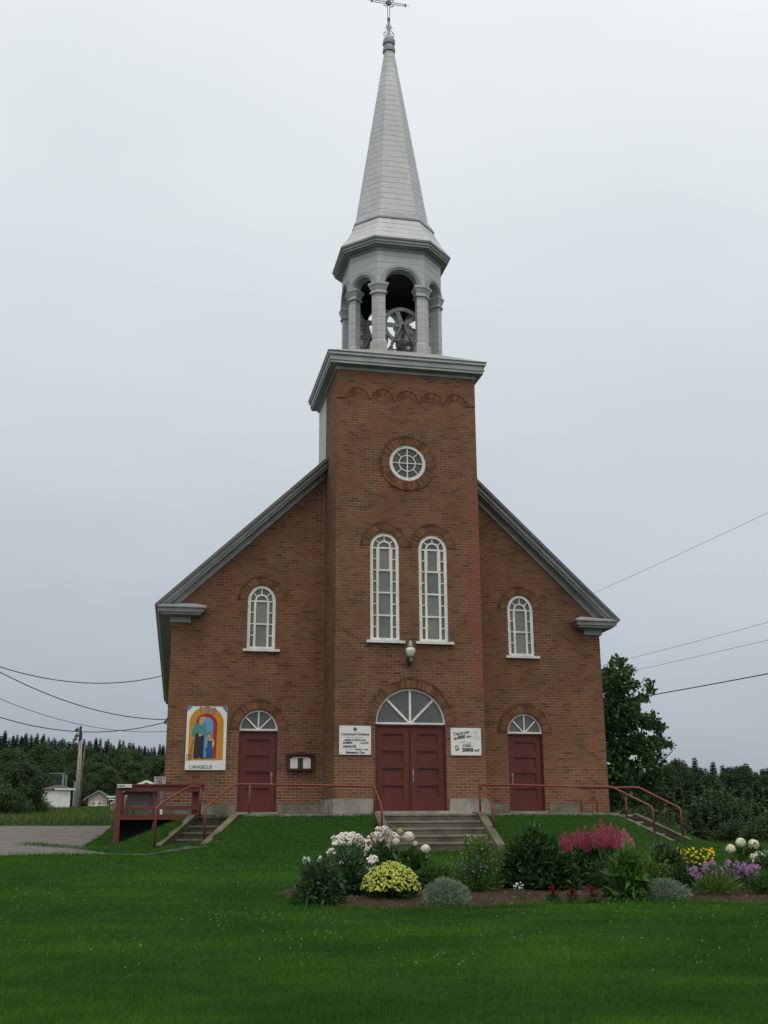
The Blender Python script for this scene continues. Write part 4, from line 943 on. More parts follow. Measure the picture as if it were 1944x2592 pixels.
MB().box(x0 + .13, x1 - .14, -.115, -.0955, z1 - .062, z1 - .045).build('light_strip', 'sign_white', t)
# wall lamp over the doors
t = thing('wall_lamp', 'grey metal wall lamp with a white globe above the double doors', 'lamp', (-.035, TF, 3.5))
LX, LY = -.033, TF - .20
b = MB(); b.box(LX - .05, LX + .05, TF - .045, TF - .001, 3.46, 3.62); b.tube([(LX, TF - .04, 3.56), (LX, LY, 3.56), (LX, LY, 3.62)], .018, 8); b.box(LX - .045, LX + .045, LY - .045, LY + .045, 3.50, 3.635); b.build('bracket', 'black_plastic', t)
MB().box(LX - .012, LX + .03, LY - .05, LY - .0455, 3.53, 3.61).build('switch_plate', 'handle_metal', t)
MB().lathe([(.0, 3.636), (.055, 3.636), (.085, 3.67), (.118, 3.76), (.125, 3.80), (.105, 3.845), (.06, 3.87), (0, 3.875)], 24, (LX, LY, 0)).build('globe', 'milk_glass', t, True)
MB().lathe([(.0, 3.86), (.075, 3.862), (.065, 3.90), (.058, 3.96), (.045, 3.99), (.035, 4.0), (.03, 4.04), (0, 4.045)], 20, (LX, LY, 0)).build('shade_cap', 'lamp_metal', t, True)

# ---------------------------------------------------------------- overhead wires
def wire(label, A, B, sag, r_, mat='wire_black', fit=False, ext=-.7):
    A, B = Vector(A), Vector(B); pts = []
    for k in range(33):
        s = ext + (1 - ext) * k / 32; p = A.lerp(B, s); p.z -= sag * 4 * s * (1 - s); pts.append(p)
    o = MB().tube(pts, r_, 6).build('overhead_wire', mat, None, True); tag(o, label, 'wire', 'overhead wires to the church')
    if fit:
        MB().box(B.x - .02, B.x + .05, B.y - .04, B.y + .04, B.z - .05, B.z + .05).build('insulator', 'steel_grey', o)
wire('topmost sagging black wire left of the church running up to its eave', (-12.09, -4.39, 4.18), (-5.95, 2.46, 3.61), .78, .011)
wire('long black wire dropping steeply from upper left towards the church side wall', (-12.11, -4.5, 4.57), (-5.77, 3.27, 2.5), .70, .011, fit=True)
wire('thin grey wire between the steep wire and lowest wire left of the church', (-12.07, -4.26, 3.73), (-5.74, 3.88, 2.23), .66, .008, 'wire_grey', True)
wire('lowest black wire passing in front of the floodlight pole to the church wall', (-12.58, -1.97, 3.56), (-5.82, 3.3, 2.43), .89, .011, fit=True)
for A_, B_, lab, r_, m_ in (((8.09, -5.2, 6.85), (5.9, 7.86, 6.16), 'thin grey wire highest on the right running to the church roof', .0048, 'wire_grey'), ((8.23, -4.49, 4.31), (5.9, 8.1, 4.2), 'upper of the paired thin wires above the maple tree', .0048, 'wire_grey'),
                          ((8.25, -4.37, 3.9), (5.9, 8.13, 3.89), 'lower of the paired thin wires crossing the maple top', .0048, 'wire_grey'), ((8.29, -4.15, 3.12), (5.9, 8.22, 3.15), 'thick black wire lowest on the right crossing the maple', .013, 'wire_black')):
    wire(lab, A_, B_, .04, r_, m_, False, -2.5)

# ---------------------------------------------------------------- vegetation helpers
HZ = 1296 + FOC * math.tan(PITCH)            # height of the horizon in the 1944x2592 frame
def spot(u, d):
    """ground point seen in column u (of a 1659 px wide frame) at distance d"""
    v = FW + RT * ((u * 1.1718 - 972) / FOC) - UP * ((HZ - 1296) / FOC); p = CAM + v * d
    return p.x, p.y
def height_at(u, v, d):
    q = FW + RT * ((u * 1.1718 - 972) / FOC) - UP * ((v * 1.1718 - 1296) / FOC); return (CAM + q * d).z
def point_at(u, v, d):
    q = FW + RT * ((u * 1.1718 - 972) / FOC) - UP * ((v * 1.1718 - 1296) / FOC); return CAM + q * d
def np_mesh(name, V, Q, mats, parent=None, mi=None, smooth=False):
    """fast mesh from arrays; Q is (n,3) or (n,4)"""
    V = np.asarray(V, dtype=np.float32) - np.array(root_loc(parent), dtype=np.float32); Q = np.asarray(Q, dtype=np.int32); k = Q.shape[1]
    me = bpy.data.meshes.new(name); me.vertices.add(len(V)); me.vertices.foreach_set('co', V.ravel())
    me.loops.add(Q.size); me.loops.foreach_set('vertex_index', Q.ravel()); me.polygons.add(len(Q))
    me.polygons.foreach_set('loop_start', np.arange(0, Q.size, k, dtype=np.int32)); me.polygons.foreach_set('loop_total', np.full(len(Q), k, dtype=np.int32))
    for m in (mats if isinstance(mats, (list, tuple)) else [mats]): me.materials.append(MATS[m])
    if mi is not None: me.polygons.foreach_set('material_index', np.asarray(mi, dtype=np.int32))
    me.update(calc_edges=True); me.validate()
    o = bpy.data.objects.new(name, me); COL.objects.link(o)
    if parent is not None: o.parent = parent
    return o
def unit(a): return a / (np.linalg.norm(a, axis=1, keepdims=True) + 1e-9)
def kites(P, D, L, Wd, rng, fold=.15, wpos=.45):
    """leaf-shaped quads at P pointing along D"""
    n = len(P); D = unit(D); S = unit(np.cross(D, unit(rng.normal(size=(n, 3))))); U = np.cross(S, D)
    L = np.broadcast_to(np.asarray(L, float).reshape(-1, 1), (n, 1)); Wd = np.broadcast_to(np.asarray(Wd, float).reshape(-1, 1), (n, 1))
    m = P + D * L * wpos + U * L * fold
    V = np.stack([P, m + S * Wd * .5, P + D * L, m - S * Wd * .5], 1).reshape(-1, 3)
    return V, np.arange(4 * n).reshape(-1, 4)
def ball(n, rng, power=.45):
    d = unit(rng.normal(size=(n, 3))); return d * (rng.random((n, 1)) ** power), d
def merge(parts):
    V, Q, o = [], [], 0
    for v, q in parts: V.append(v); Q.append(q + o); o += len(v)
    return np.concatenate(V), np.concatenate(Q)
def limbs(mb, base, top, r_, n, rng, spread, lo=.3):
    base, top = Vector(base), Vector(top); ax = top - base
    pts = [base + ax * (k / 5) + Vector((rng.normal() * .03, rng.normal() * .03, 0)) * ax.length * .25 * (0 < k < 5) for k in range(6)]
    mb.tube(pts, [r_ * (1.25 if k == 0 else 1 - .17 * k) for k in range(6)], 8)
    for i in range(n):
        f = lo + (.92 - lo) * i / max(1, n - 1); p = base + ax * f; a = i * 2.4 + rng.random(); L = spread * (1.1 - .55 * f) * (.7 + .5 * rng.random())
        d = Vector((math.cos(a), math.sin(a), .75 + .5 * rng.random()))
        mb.tube([p, p + d * L * .5 + Vector((0, 0, -.03 * L)), p + d * L], [r_ * .42 * (1.1 - f), r_ * .3 * (1.1 - f), r_ * .1], 6)
def crown(blobs, per, leaf, rng, asp=.6):
    out_ = []
    for (x, y, z, r_) in blobs:
        n = max(6, int(per * (r_ * r_)))
        p, d = ball(n, rng, .38); P = p * r_ * np.array([1, 1, .85]) + np.array([x, y, z]) + rng.normal(size=(n, 3)) * r_ * .12
        D = d * .7 + rng.normal(size=(n, 3)) * .8 + np.array([0, 0, -.25])
        L = leaf * (.65 + .7 * rng.random(n)); out_.append(kites(P, D, L, L * asp, rng))
    return merge(out_)
def broad_blobs(H, rad, rng, n=34, lo=.18):
    bl = []
    for i in range(n):
        f = lo + (1 - lo) * ((i + .5) / n) ** .9
        w_ = math.sin(math.pi * min(1, (f - lo) / (1 - lo) * .80 + .17)) ** .8 * rad
        a = i * 2.39996 + rng.random() * .6; q = w_ * (.35 + .6 * rng.random())
        bl.append((q * math.cos(a), q * math.sin(a), H * f - .1 * rad, rad * (.26 + .20 * rng.random()) * (1.05 - .35 * f)))
    return bl
def spruce_mesh(H, rad, rng, levels=30):
    out_ = []
    for i in range(levels):
        f = i / (levels - 1); z = H * (.06 + .93 * f); L0 = rad * (1 - f) ** .85 + .10
        nb = max(4, int(9 * (1 - f) + 3))
        for j in range(nb):
            a = 2 * math.pi * (j / nb) + i * 1.3 + rng.random() * .5; L = L0 * (.65 + .55 * rng.random()); dr = -.28 - .2 * rng.random() + .35 * f
            dv = np.array([math.cos(a), math.sin(a), dr]); m = max(3, int(L / .26))
            t = (np.arange(m) + .5) / m
            P = np.array([0, 0, z]) + dv * (t * L)[:, None] * .92; P[:, 2] += (t ** 2) * L * .12
            sd = np.array([-math.sin(a), math.cos(a), 0]); 
            for sgn in (-1, 1):
                D = dv * .8 + sd * sgn * .8 + np.array([0, 0, -.35]) + rng.normal(size=(m, 3)) * .28
                out_.append(kites(P, D, .62 * (1 - .5 * f) * (.8 + .5 * rng.random(m)), .34 * (1 - .45 * f), rng))
            out_.append(kites(P[-1:], dv[None] + rng.normal(size=(1, 3)) * .1, .38 * (1 - .4 * f), .15, rng))
    n = 700; f = rng.random(n) ** 1.4; a = rng.random(n) * 6.283; r_ = rad * (1 - f) ** .85 * .62 * rng.random(n) ** .5; P = np.stack([np.cos(a) * r_, np.sin(a) * r_, H * (.05 + .9 * f)], 1)
    out_.append(kites(P, np.stack([np.cos(a), np.sin(a), np.full(n, -.5)], 1) + rng.normal(size=(n, 3)) * .4, .6 * (1.05 - .7 * f), .4 * (1.05 - .7 * f), rng))
    out_.append(kites(np.array([[0, 0, H * .95]]), np.array([[0, 0, 1.]]), .09 * H, .12, rng))
    return merge(out_)
def copy_tree(o, loc, rz, sc, label, group=None):
    c = o.copy(); COL.objects.link(c); c.location = loc; c.rotation_euler = (0, 0, rz); c.scale = sc; c['label'] = label
    if group: c['group'] = group
    for ch in o.children:
        d = ch.copy(); COL.objects.link(d); d.parent = c
    return c
class Kind:
    """a tree prototype: the first placing moves the prototype itself, later ones copy it"""
    def __init__(s, name, cat, H, crown_vq, mat, trunk_mb, bark):
        s.name, s.H, s.used = name, H, False
        s.root = thing(name, 'x', cat); np_mesh('crown', *crown_vq, mat, s.root); trunk_mb.build('trunk', bark, s.root, True)
    def put(s, u, d, vtop, label, group, rng, wide=1., sink=.1, H=None):
        x, y = spot(u, d); gz = ground_z(x, y) - sink
        h = H or max(1.2, height_at(u, vtop, d) - gz); k = h / s.H; kw = k * wide * (.9 + .25 * rng.random())
        if s.used: return copy_tree(s.root, (x, y, gz), rng.random() * 6.28, (kw, kw, k), label, group)
        s.used = True; s.root.location = (x, y, gz); s.root.rotation_euler = (0, 0, rng.random() * 6.28); s.root.scale = (kw, kw, k)
        s.root['label'] = label; s.root['group'] = group; return s.root
rg = np.random.default_rng(11)
def mk_spruce(seed, H=10, rad=1.75):
    g_ = np.random.default_rng(seed); m = MB(); m.tube([(0, 0, -.3), (0, 0, H * .5), (0, 0, H * .97)], [.16, .10, .02], 7)
    return Kind('spruce_tree', 'tree', H, spruce_mesh(H, rad, g_), 'spruce_needle', m, 'bark')
def mk_broad(seed, mat, H=9, rad=2.9, name='broadleaf_tree', per=460, leaf=.23, lo=.12, n=44):
    g_ = np.random.default_rng(seed); m = MB(); limbs(m, (0, 0, -.3), (0, 0, H * .85), .15, 8, g_, rad * .9)
    return Kind(name, 'tree', H, crown(broad_blobs(H, rad, g_, n, lo), per, leaf, g_), mat, m, 'bark')
def mk_shrub(seed, mat, H=2.4, rad=1.7, leaf=.125):
    g_ = np.random.default_rng(seed); m = MB()
    for i in range(5): a = i * 1.26; m.tube([(0, 0, -.2), (.4 * math.cos(a), .4 * math.sin(a), H * .4), (.75 * math.cos(a), .75 * math.sin(a), H * .75)], [.04, .03, .01], 5)
    bl = [(rad * .7 * math.cos(i * 2.4) * math.sqrt(i / 26), rad * .7 * math.sin(i * 2.4) * math.sqrt(i / 26), H * (.28 + .5 * (1 - i / 26) * g_.random() + .1 * g_.random()), rad * (.28 + .14 * g_.random())) for i in range(26)]
    return Kind('shrub', 'shrub', H, crown(bl, 1000, leaf, g_), mat, m, 'bark')

# ---------------------------------------------------------------- woods
GL, GR = 'trees of the wood on the hill left of the church', 'trees of the wood to the right of the church'
spr = [mk_spruce(s, 10, r_) for s, r_ in ((1, 1.6), (2, 1.95), (3, 1.4))]
brd = [mk_broad(5, 'wood_leaf'), mk_broad(6, 'pale_wood_leaf', 8, 2.8), mk_broad(7, 'wood_leaf', 10, 2.6)]
LS, LB = 'dark pointed spruce in the dense wood on the hill left of the church', 'rounded leafy tree in the lower wood left of the church'
def sky_l(u): return 1574 + .082 * min(u, 420)
for d, off, jit, kinds, step in ((228, 0, 15, spr, 7.5), (208, 10, 14, spr, 8.5), (190, 22, 16, spr + brd[:2], 11)):
    u = -150
    while u < 600:
        k = kinds[int(rg.integers(len(kinds)))]; sp_ = k in spr
        k.put(u + rg.normal() * 3, d + rg.normal() * 5, sky_l(u) + off + rg.random() * jit + (10 if not sp_ else 0), LS if sp_ else LB, GL, rg, .95 if sp_ else .9, .4); u += step * (.75 + .5 * rg.random()) * (1.7 if u > 375 else 1)
for d, top, step in ((176, 1622, 19), (168, 1646, 18), (158, 1676, 20)):
    u = -130
    while u < 600:
        k = brd[(0, 1, 1, 2)[int(rg.integers(4))]]; k.put(u + rg.normal() * 3, d + rg.normal() * 3, top + rg.normal() * 11, LB, GL, rg, 1.2, .3); u += step * (.8 + .4 * rg.random()) * (1.4 if u > 375 else 1)
RS, RB = 'dark spruce in the wood beyond the right hand lawn', 'leafy tree in the wood beyond the right hand lawn'
for d, top, kinds, step in ((132, 1652, spr, 13), (112, 1660, spr + brd[:1], 16), (92, 1682, [brd[0], brd[2], spr[0]], 24), (76, 1712, [brd[0], brd[2], brd[1]], 30)):
    u = 1275 if d > 100 else 1440
    while u < 1860:
        k = kinds[int(rg.integers(len(kinds)))]; sp_ = k in spr
        k.put(u + rg.normal() * 4, d + rg.normal() * 4, top + (rg.random() - .4) * 26, RS if sp_ else RB, GR, rg, 1.5 if sp_ else 1.2, .4); u += step * (.75 + .5 * rg.random())
spr[1].put(1511, 84, 1635, 'spruce whose tip stands clear above the wood right of the maple', GR, rg, 1.0, .3)
brd[0].put(1474, 66, 1642, 'dark leafy tree immediately right of the maple, as tall as the wood', GR, rg, 1.0, .3)
brd[2].put(1445, 62, 1652, 'leafy tree tucked close behind the right edge of the maple', GR, rg, 1.0, .3)
shr = [mk_shrub(8, 'wood_leaf'), mk_shrub(9, 'pale_wood_leaf', 2.2, 1.8)]
for i, (u, d, vt) in enumerate(((1402, 44, 1728), (1446, 49, 1722), (1486, 54, 1712), (1524, 58, 1716), (1560, 52, 1690), (1604, 56, 1722), (1640, 52, 1700), (1690, 50, 1712), (1750, 50, 1705), (1455, 43, 1768), (1500, 44, 1776), (1540, 45, 1764), (1588, 44, 1780), (1630, 43, 1768), (1672, 42, 1776), (1375, 40, 1742))):
    if u > 1450 and i not in (4, 12, 14) or i == 1: continue
    shr[(i // 2) % 2].put(u, d, vt, 'low bushy shrub at the foot of the wood right of the church', 'shrubs along the edge of the right hand wood', rg, 1.3, .15)
yc = [mk_spruce(14, 6, 1.5), mk_spruce(15, 6, 1.8)]
for k, m_ in zip(yc, ('pale_wood_leaf', 'wood_leaf')): k.root.name = 'young_conifer'; k.root.children[0].data.materials[0] = MATS[m_]
for i, (u, d, vt) in enumerate(((1452, 52, 1712), (1470, 58, 1700), (1492, 54, 1708), (1514, 60, 1690), (1536, 55, 1704), (1556, 61, 1694), (1578, 54, 1710), (1600, 58, 1692), (1622, 54, 1706), (1642, 60, 1688), (1664, 55, 1702), (1690, 58, 1694), (1720, 56, 1700), (1500, 47, 1738), (1546, 48, 1734), (1590, 47, 1742), (1634, 47, 1736), (1682, 48, 1738), (1470, 46, 1744))):
    yc[i % 2].put(u, d, vt, 'young fluffy conifer at the foot of the right hand wood', 'young conifers before the right hand wood', rg, 1.15, .15)
# the maple beside the church: its own crown, blob by blob
MU, MD = 1350, 44.
mx_, my_ = spot(MU, MD); mz = ground_z(mx_, my_)
t = thing('maple_tree', 'large dark green maple close behind the right corner of the church', 'tree', (mx_, my_, mz))
g_ = np.random.default_rng(21); bl = []
for (u, v, r_) in ((1332, 1434, 19), (1352, 1450, 19), (1312, 1452, 20), (1300, 1480, 28), (1340, 1482, 30), (1366, 1480, 14), (1320, 1520, 36), (1362, 1522, 24), (1407, 1475, 8), (1402, 1490, 11), (1391, 1508, 13), (1352, 1560, 36), (1398, 1556, 25), (1425, 1572, 15), (1306, 1570, 38), (1378, 1600, 36), (1424, 1604, 20), (1449, 1612, 8), (1330, 1620, 42), (1402, 1640, 30), (1350, 1668, 42), (1308, 1680, 38), (1400, 1685, 32), (1340, 1715, 34), (1384, 1722, 30), (1280, 1540, 30), (1270, 1620, 36), (1280, 1700, 34)):
    for k in range(3):
        dd = MD + (k - 1) * (1.3 if r_ > 16 else .3) * (.7 + .6 * g_.random()); p = point_at(u + (g_.normal() * r_ * .25), v + g_.normal() * r_ * .22, dd); bl.append((p.x, p.y, p.z, r_ * (.62 + .2 * g_.random()) * 1.1718 * MD / FOC))
np_mesh('crown', *crown(bl, 1150, .155, g_, .85), 'maple_leaf', t)
m = MB(); limbs(m, (mx_, my_, mz - .2), (mx_ + .2, my_, mz + 6.2), .17, 12, g_, 2.4, .2); m.build('trunk', 'grey_bark', t, True)
# bushy tree left of the shed, and scrub along the field edge
bt = mk_broad(31, 'wood_leaf', 5, 2.35, 'broadleaf_tree', 420, .20, .24, 44)
bt.put(40, 70, 1648, 'bushy dark tree standing left of the white shed', None, rg, 1.0, .1); del bt.root['group']
fs = mk_shrub(33, 'pale_wood_leaf', 1.6, 1.7, .13)
for u, d, vt in ((4, 74, 1712), (-22, 66, 1690), (24, 66, 1748), (62, 74, 1756)):
    fs.put(u, d, vt, 'low scrubby bush at the field edge by the white shed', 'bushes at the field edge', rg, 1.1, .1)

# ---------------------------------------------------------------- far things on the left
def far(u, d): x, y = spot(u, d); return x, y, ground_z(x, y)
def facing(x, y): return math.atan2(-(x - CAM.x), y - CAM.y)
def framed(x, y, z, rot): return Matrix.Translation((x, y, z)) @ Matrix.Rotation(rot, 4, 'Z')
def px(d): return 1.1718 * d / FOC
# white shed, corner towards the viewer
d = 122; x, y, z = far(116, d); z -= .05
t = thing('shed', 'small white shed with a low brown roof on the far grass', 'shed', (x, y, z)); M = framed(x, y, z, facing(x, y))
k = px(d); h = 38.5 * k; wr, wl = 31 * k, 29 * k
fl, fr_, bk_ = (0, 0), (wr, .15), None
Pl = [(0, 0), (wr, .9), (wr - .6, 3.4), (-wl, 2.2)]
zt = h
b = MB(); b.loft([[(px_, py_, -.3) for px_, py_ in Pl], [(px_, py_, zt) for px_, py_ in Pl]], M=M); b.build('wall', 'shed_white', t)
b = MB(); e = .28; Pr = [(-.12, -.35), (wr + .55, .75), (wr - .4, 3.8), (-wl - .35, 2.4)]; cx_ = sum(p[0] for p in Pr) / 4; cyy = sum(p[1] for p in Pr) / 4
b.loft([[(*p, zt + .02) for p in Pr], [(*p, zt + .10) for p in Pr], [((p[0] - cx_) * .25 + cx_, (p[1] - cyy) * .25 + cyy, zt + .55) for p in Pr]], M=M); b.build('roof', 'roof_brown', t)
b = MB(); b.loft([[(-.14, -.37, zt + .0), (wr + .57, .735, zt + .0), (wr + .57, .735, zt + .17), (-.14, -.37, zt + .17)], [(-.13, -.33, zt + .0), (wr + .56, .77, zt + .0), (wr + .56, .77, zt + .17), (-.13, -.33, zt + .17)]], M=M); b.build('fascia', 'shed_white', t)
# blue steel backstop post and netting frame behind the shed
d = 135; x, y, z = far(129, d); t = thing('backstop', 'blue grey steel backstop frame with netting behind the white shed', 'backstop', (x, y, z)); M = framed(x, y, z, facing(x, y)); k = px(d)
MB().tube([(0, 0, -.2), (.05, 0, 4.1)], .13, 8, True, M).tube([(.35, 0, -.2), (.42, 0, 3.9)], .10, 8, True, M).build('post', 'blue_steel', t)
b = MB(); b.tube([(0, 0, 4.12), (-1.7, .4, 4.12)], .045, 6, True, M)
for i in range(7): b.tube([(-.25 * i, .05 * i, 2.2), (-.25 * i, .05 * i, 4.1)], .006, 4, True, M); b.tube([(0, 0, 2.3 + .25 * i), (-1.7, .4, 2.3 + .25 * i)], .006, 4, True, M)
b.build('netting', 'blue_steel', t)
MB().tube([(.95, -.5, -.2), (.95, -.5, 3.1)], .16, 8, True, framed(*far(140, d), 0)).build('post', 'blue_steel', t)
# floodlight pole and two bare poles
d = 116; x, y, z = far(161.5, d); t = thing('floodlight_pole', 'pale wooden pole with three floodlights near its top', 'floodlight pole', (x, y, z)); M = framed(x, y, z, facing(x, y))
hp = height_at(161, 1566, d) - z
MB().tube([(0, 0, -.3), (-.05, 0, hp * .5), (-.07, 0, hp)], [.15, .125, .10], 10, True, M).build('pole', 'weathered_pole', t, True)
MB().box(-.2, .06, -.30, -.16, hp - 1.45, hp + .08, M).box(.02, .16, -.32, -.18, hp - 1.4, hp - .6, M).build('bracket', 'black_plastic', t)
for dx, dz in ((-.42, -.30), (-.40, -.92), (-.55, -1.30)):
    q = MB().lathe([(.0, -.2), (.14, -.18), (.26, .14), (.27, .18), (0, .19)], 14, (0, 0, 0), M @ Matrix.Translation((dx, -.35, hp + dz)) @ Matrix.Rotation(R(-70), 4, 'Y')).build('floodlight', 'steel_grey', t, True)
    MB().lathe([(0, .192), (.255, .192), (.2, .24), (0, .26)], 14, (0, 0, 0), M @ Matrix.Translation((dx, -.35, hp + dz)) @ Matrix.Rotation(R(-70), 4, 'Y')).build('lens', 'milk_glass', q, True)
for u, vt, lab, m_, r_ in ((166.8, 1596, 'pale bare wooden pole close beside the floodlight pole', 'weathered_pole', .10), (170.3, 1600, 'thin dark bare wooden pole, rightmost of the three poles', 'brown_pole', .09)):
    x, y, z = far(u, d + 1.5); hp2 = height_at(u, vt, d + 1.5) - z
    o = MB().tube([(x, y, z - .3), (x - .05, y, z + hp2 * .5), (x - .12 + (u > 170) * .25, y, z + hp2)], [r_, r_ * .9, r_ * .7], 8).build('wooden_pole', m_, None, True); tag(o, lab, 'pole', 'bare poles by the floodlights')
# beige cabin
d = 150; x, y, z = far(210, d); z -= .15; k = px(d); t = thing('cabin', 'small beige cabin with a white door panel and dark gable roof', 'cabin', (x, y, z)); M = framed(x, y, z, facing(x, y) - .1)
hw, hh, hg = 22 * k, 19 * k, 33 * k
b = MB(); b.loft([[(-hw, q_, -.3), (hw, q_, -.3), (hw, q_, hh), (0, q_, hg), (-hw, q_, hh)] for q_ in (0, 6)], M=M); b.build('wall', 'beige_siding', t)
for s, m_ in ((-1, 'roof_dark'), (1, 'roof_dark')):
    b = MB(); b.loft([[(s * (hw + .6), q_, hh - .3), (0, q_, hg + .05), (0, q_, hg + .22), (s * (hw + .65), q_, hh - .12)] for q_ in (-.35, 6.3)], M=M); b.build('roof', m_, t)
    b = MB(); b.loft([[(s * (hw + .66), q_, hh - .36), (0, q_, hg + .02), (0, q_, hg + .24), (s * (hw + .66), q_, hh - .1)] for q_ in (-.40, -.355)], M=M); b.build('rake_board', 'blue_steel', t)
MB().box(-hw + .35, -hw + .35 + 25 * k, -.05, -.005, 2.2 * k, 15 * k, M).build('door', 'shed_white', t)
# picnic tables in front of the cabin
for u, lab in ((190, 'dark picnic table in front of the beige cabin door'), (206, 'dark picnic table before the middle of the cabin wall'), (222, 'dark picnic table at the right corner of the beige cabin')):
    x, y, z = far(u, 144); t = thing('picnic_table', lab, 'table', (x, y, z), 'picnic tables by the cabin'); M = framed(x, y, z, facing(x, y) + .2 * (u - 206) / 16)
    b = MB()
    for i in range(5): b.box(-.9, .9, -.37 + .15 * i, -.24 + .15 * i, .72, .77, M)
    b.build('table_top', 'brown_pole', t)
    for s in (-1, 1): MB().box(-.9, .9, s * .72 - .13, s * .72 + .13, .42, .46, M).build('bench', 'brown_pole', t)
    for s in (-1, 1): MB().box(s * .6 - .04, s * .6 + .04, -.75, .75, .36, .415, M).tube([(s * .6, -.6, 0), (s * .6, -.22, .72)], .045, 4, True, M).tube([(s * .6, .6, 0), (s * .6, .22, .72)], .045, 4, True, M).build('leg_frame', 'bark', t)
# small score stand by the cabin
x, y, z = far(241, 146); t = thing('lookout_stand', 'small dark raised stand with white rails right of the cabin', 'stand', (x, y, z)); M = framed(x, y, z, facing(x, y))
b = MB()
for sx_ in (-.7, .7):
    for sy2 in (-.5, .5): b.tube([(sx_, sy2, -.2), (sx_, sy2, 1.35)], .05, 6, True, M)
b.build('frame', 'bark', t); MB().box(-.8, .8, -.6, .6, .55, .63, M).build('deck', 'bark', t); MB().box(-.8, .8, -.62, -.56, 1.2, 1.36, M).box(-.6, .8, -.62, -.56, .88, .98, M).build('rail', 'shed_white', t)
# house behind the ramp
d = 104; x, y, z = far(312, d); k = px(d); t = thing('house', 'beige house with a white edged gable behind the ramp railing', 'house', (x, y, z)); M = framed(x, y, z, facing(x, y))
hz_ = height_at(312, 1684, d) - z; hw = 40 * k; hh = hz_ - 20 * k
b = MB(); b.loft([[(-hw, q_, -.5), (hw, q_, -.5), (hw, q_, hh), (0, q_, hz_ - .2), (-hw, q_, hh)] for q_ in (0, 9)], M=M); b.build('wall', 'beige_siding', t)
for s in (-1, 1):
    b = MB(); b.loft([[(s * (hw + .6), q_, hh - .32), (0, q_, hz_ - .19), (0, q_, hz_ - .03), (s * (hw + .65), q_, hh - .16)] for q_ in (-.3, 9.3)], M=M); b.build('roof', 'roof_dark', t)
    b = MB(); b.loft([[(s * (hw + .66), q_, hh - .40), (0, q_, hz_ - .24), (0, q_, hz_ + .0), (s * (hw + .66), q_, hh - .14)] for q_ in (-.36, -.305)], M=M); b.build('rake_board', 'shed_white', t)
# timber stairs of that house, left of the ramp
d = 86; x, y, z = far(243, d); k = px(d); t = thing('timber_stairs', 'pale timber porch stairs with baluster railing seen left of the ramp', 'stairs', (x, y, z)); M = framed(x, y, z, facing(x, y))
b = MB()
for i in range(5): b.box(.15 + .28 * i, .5 + .28 * i, 0, 1.1, -.2, .12 + .13 * i, M)
b.build('step', 'stair_wood', t)
for yy in (-.05, 1.15):
    b = MB(); b.loft([[(-.25, yy, .50), (1.15, yy, 1.18), (3.4, yy, 1.18), (3.4, yy, 1.28), (1.12, yy, 1.28), (-.25, yy, .62)], [(-.25, yy + .06, .50), (1.15, yy + .06, 1.18), (3.4, yy + .06, 1.18), (3.4, yy + .06, 1.28), (1.12, yy + .06, 1.28), (-.25, yy + .06, .62)]], M=M)
    for i in range(24):
        xx = -.2 + .15 * i; top = min(1.2, .53 + .485 * (xx + .25)); b.box(xx, xx + .05, yy + .005, yy + .055, max(-.1, top - .62), top, M)
    b.build('railing', 'stair_wood', t)
MB().box(1.5, 3.4, -.05, 1.9, .42, .56, M).build('porch_deck', 'stair_wood', t)

# ---------------------------------------------------------------- plants of the flower bed
for nm, c1, c2, c3 in (('leaf_bluish', (0.0416, 0.0992, 0.0364), (0.0224, 0.0576, 0.0224), (0.0800, 0.1520, 0.0560)), ('leaf_dark', (0.0310, 0.0775, 0.0196), (0.0170, 0.0434, 0.0126), (0.0558, 0.1240, 0.0280)), ('leaf_fresh', (0.0517, 0.1323, 0.0220), (0.0287, 0.0805, 0.0154), (0.0862, 0.1840, 0.0330)),
                       ('leaf_mid', (0.0480, 0.1200, 0.0252), (0.0270, 0.0675, 0.0154), (0.0825, 0.1725, 0.0364)), ('leaf_silver', (0.185, 0.262, 0.188), (0.0975, 0.1500, 0.1008), (0.2400, 0.3150, 0.2240)), ('leaf_lime', (0.0810, 0.1620, 0.0234), (0.0473, 0.1080, 0.0156), (0.1215, 0.2160, 0.0390)), ('leaf_astilbe', (0.0384, 0.0832, 0.0240), (0.0208, 0.0480, 0.0150), (0.0640, 0.1200, 0.0330))):
    leaf_mat(nm, c1, c2, c3, 3)
for nm, c1, c2 in (('petal_white', (.78, .76, .72), (.55, .50, .48)), ('petal_cream', (.74, .76, .62), (.50, .58, .36)), ('petal_lime', (.42, .52, .16), (.30, .42, .12)), ('petal_lemon', (.41, .45, .095), (.30, .36, .06)), ('petal_yellow', (.70, .48, .01), (.52, .34, .01)),
                   ('petal_pink', (.50, .085, .175), (.36, .055, .12)), ('petal_palepink', (.62, .24, .34), (.48, .16, .26)), ('petal_purple', (.33, .17, .36), (.24, .12, .27)), ('petal_violet', (.13, .10, .19), (.09, .07, .14)), ('petal_red', (.16, .011, .018), (.10, .008, .013)), ('petal_blush', (.72, .66, .62), (.50, .40, .36))):
    leaf_mat(nm, c1, c2, None, 6, .7, .2)
def bedspot(u, d):
    x, y = spot(u, d); return x, y, ground_z(x, y) + (bed_h(x, y) if inside(BED, x, y) else 0) - .01
def plant(name, label, cat, u, d, group=None):
    x, y, z = bedspot(u, d); return thing(name, label, cat, (x, y, z), group), np.array([x, y, z])
def sz(a, d): return a * 1.1718 * d / FOC
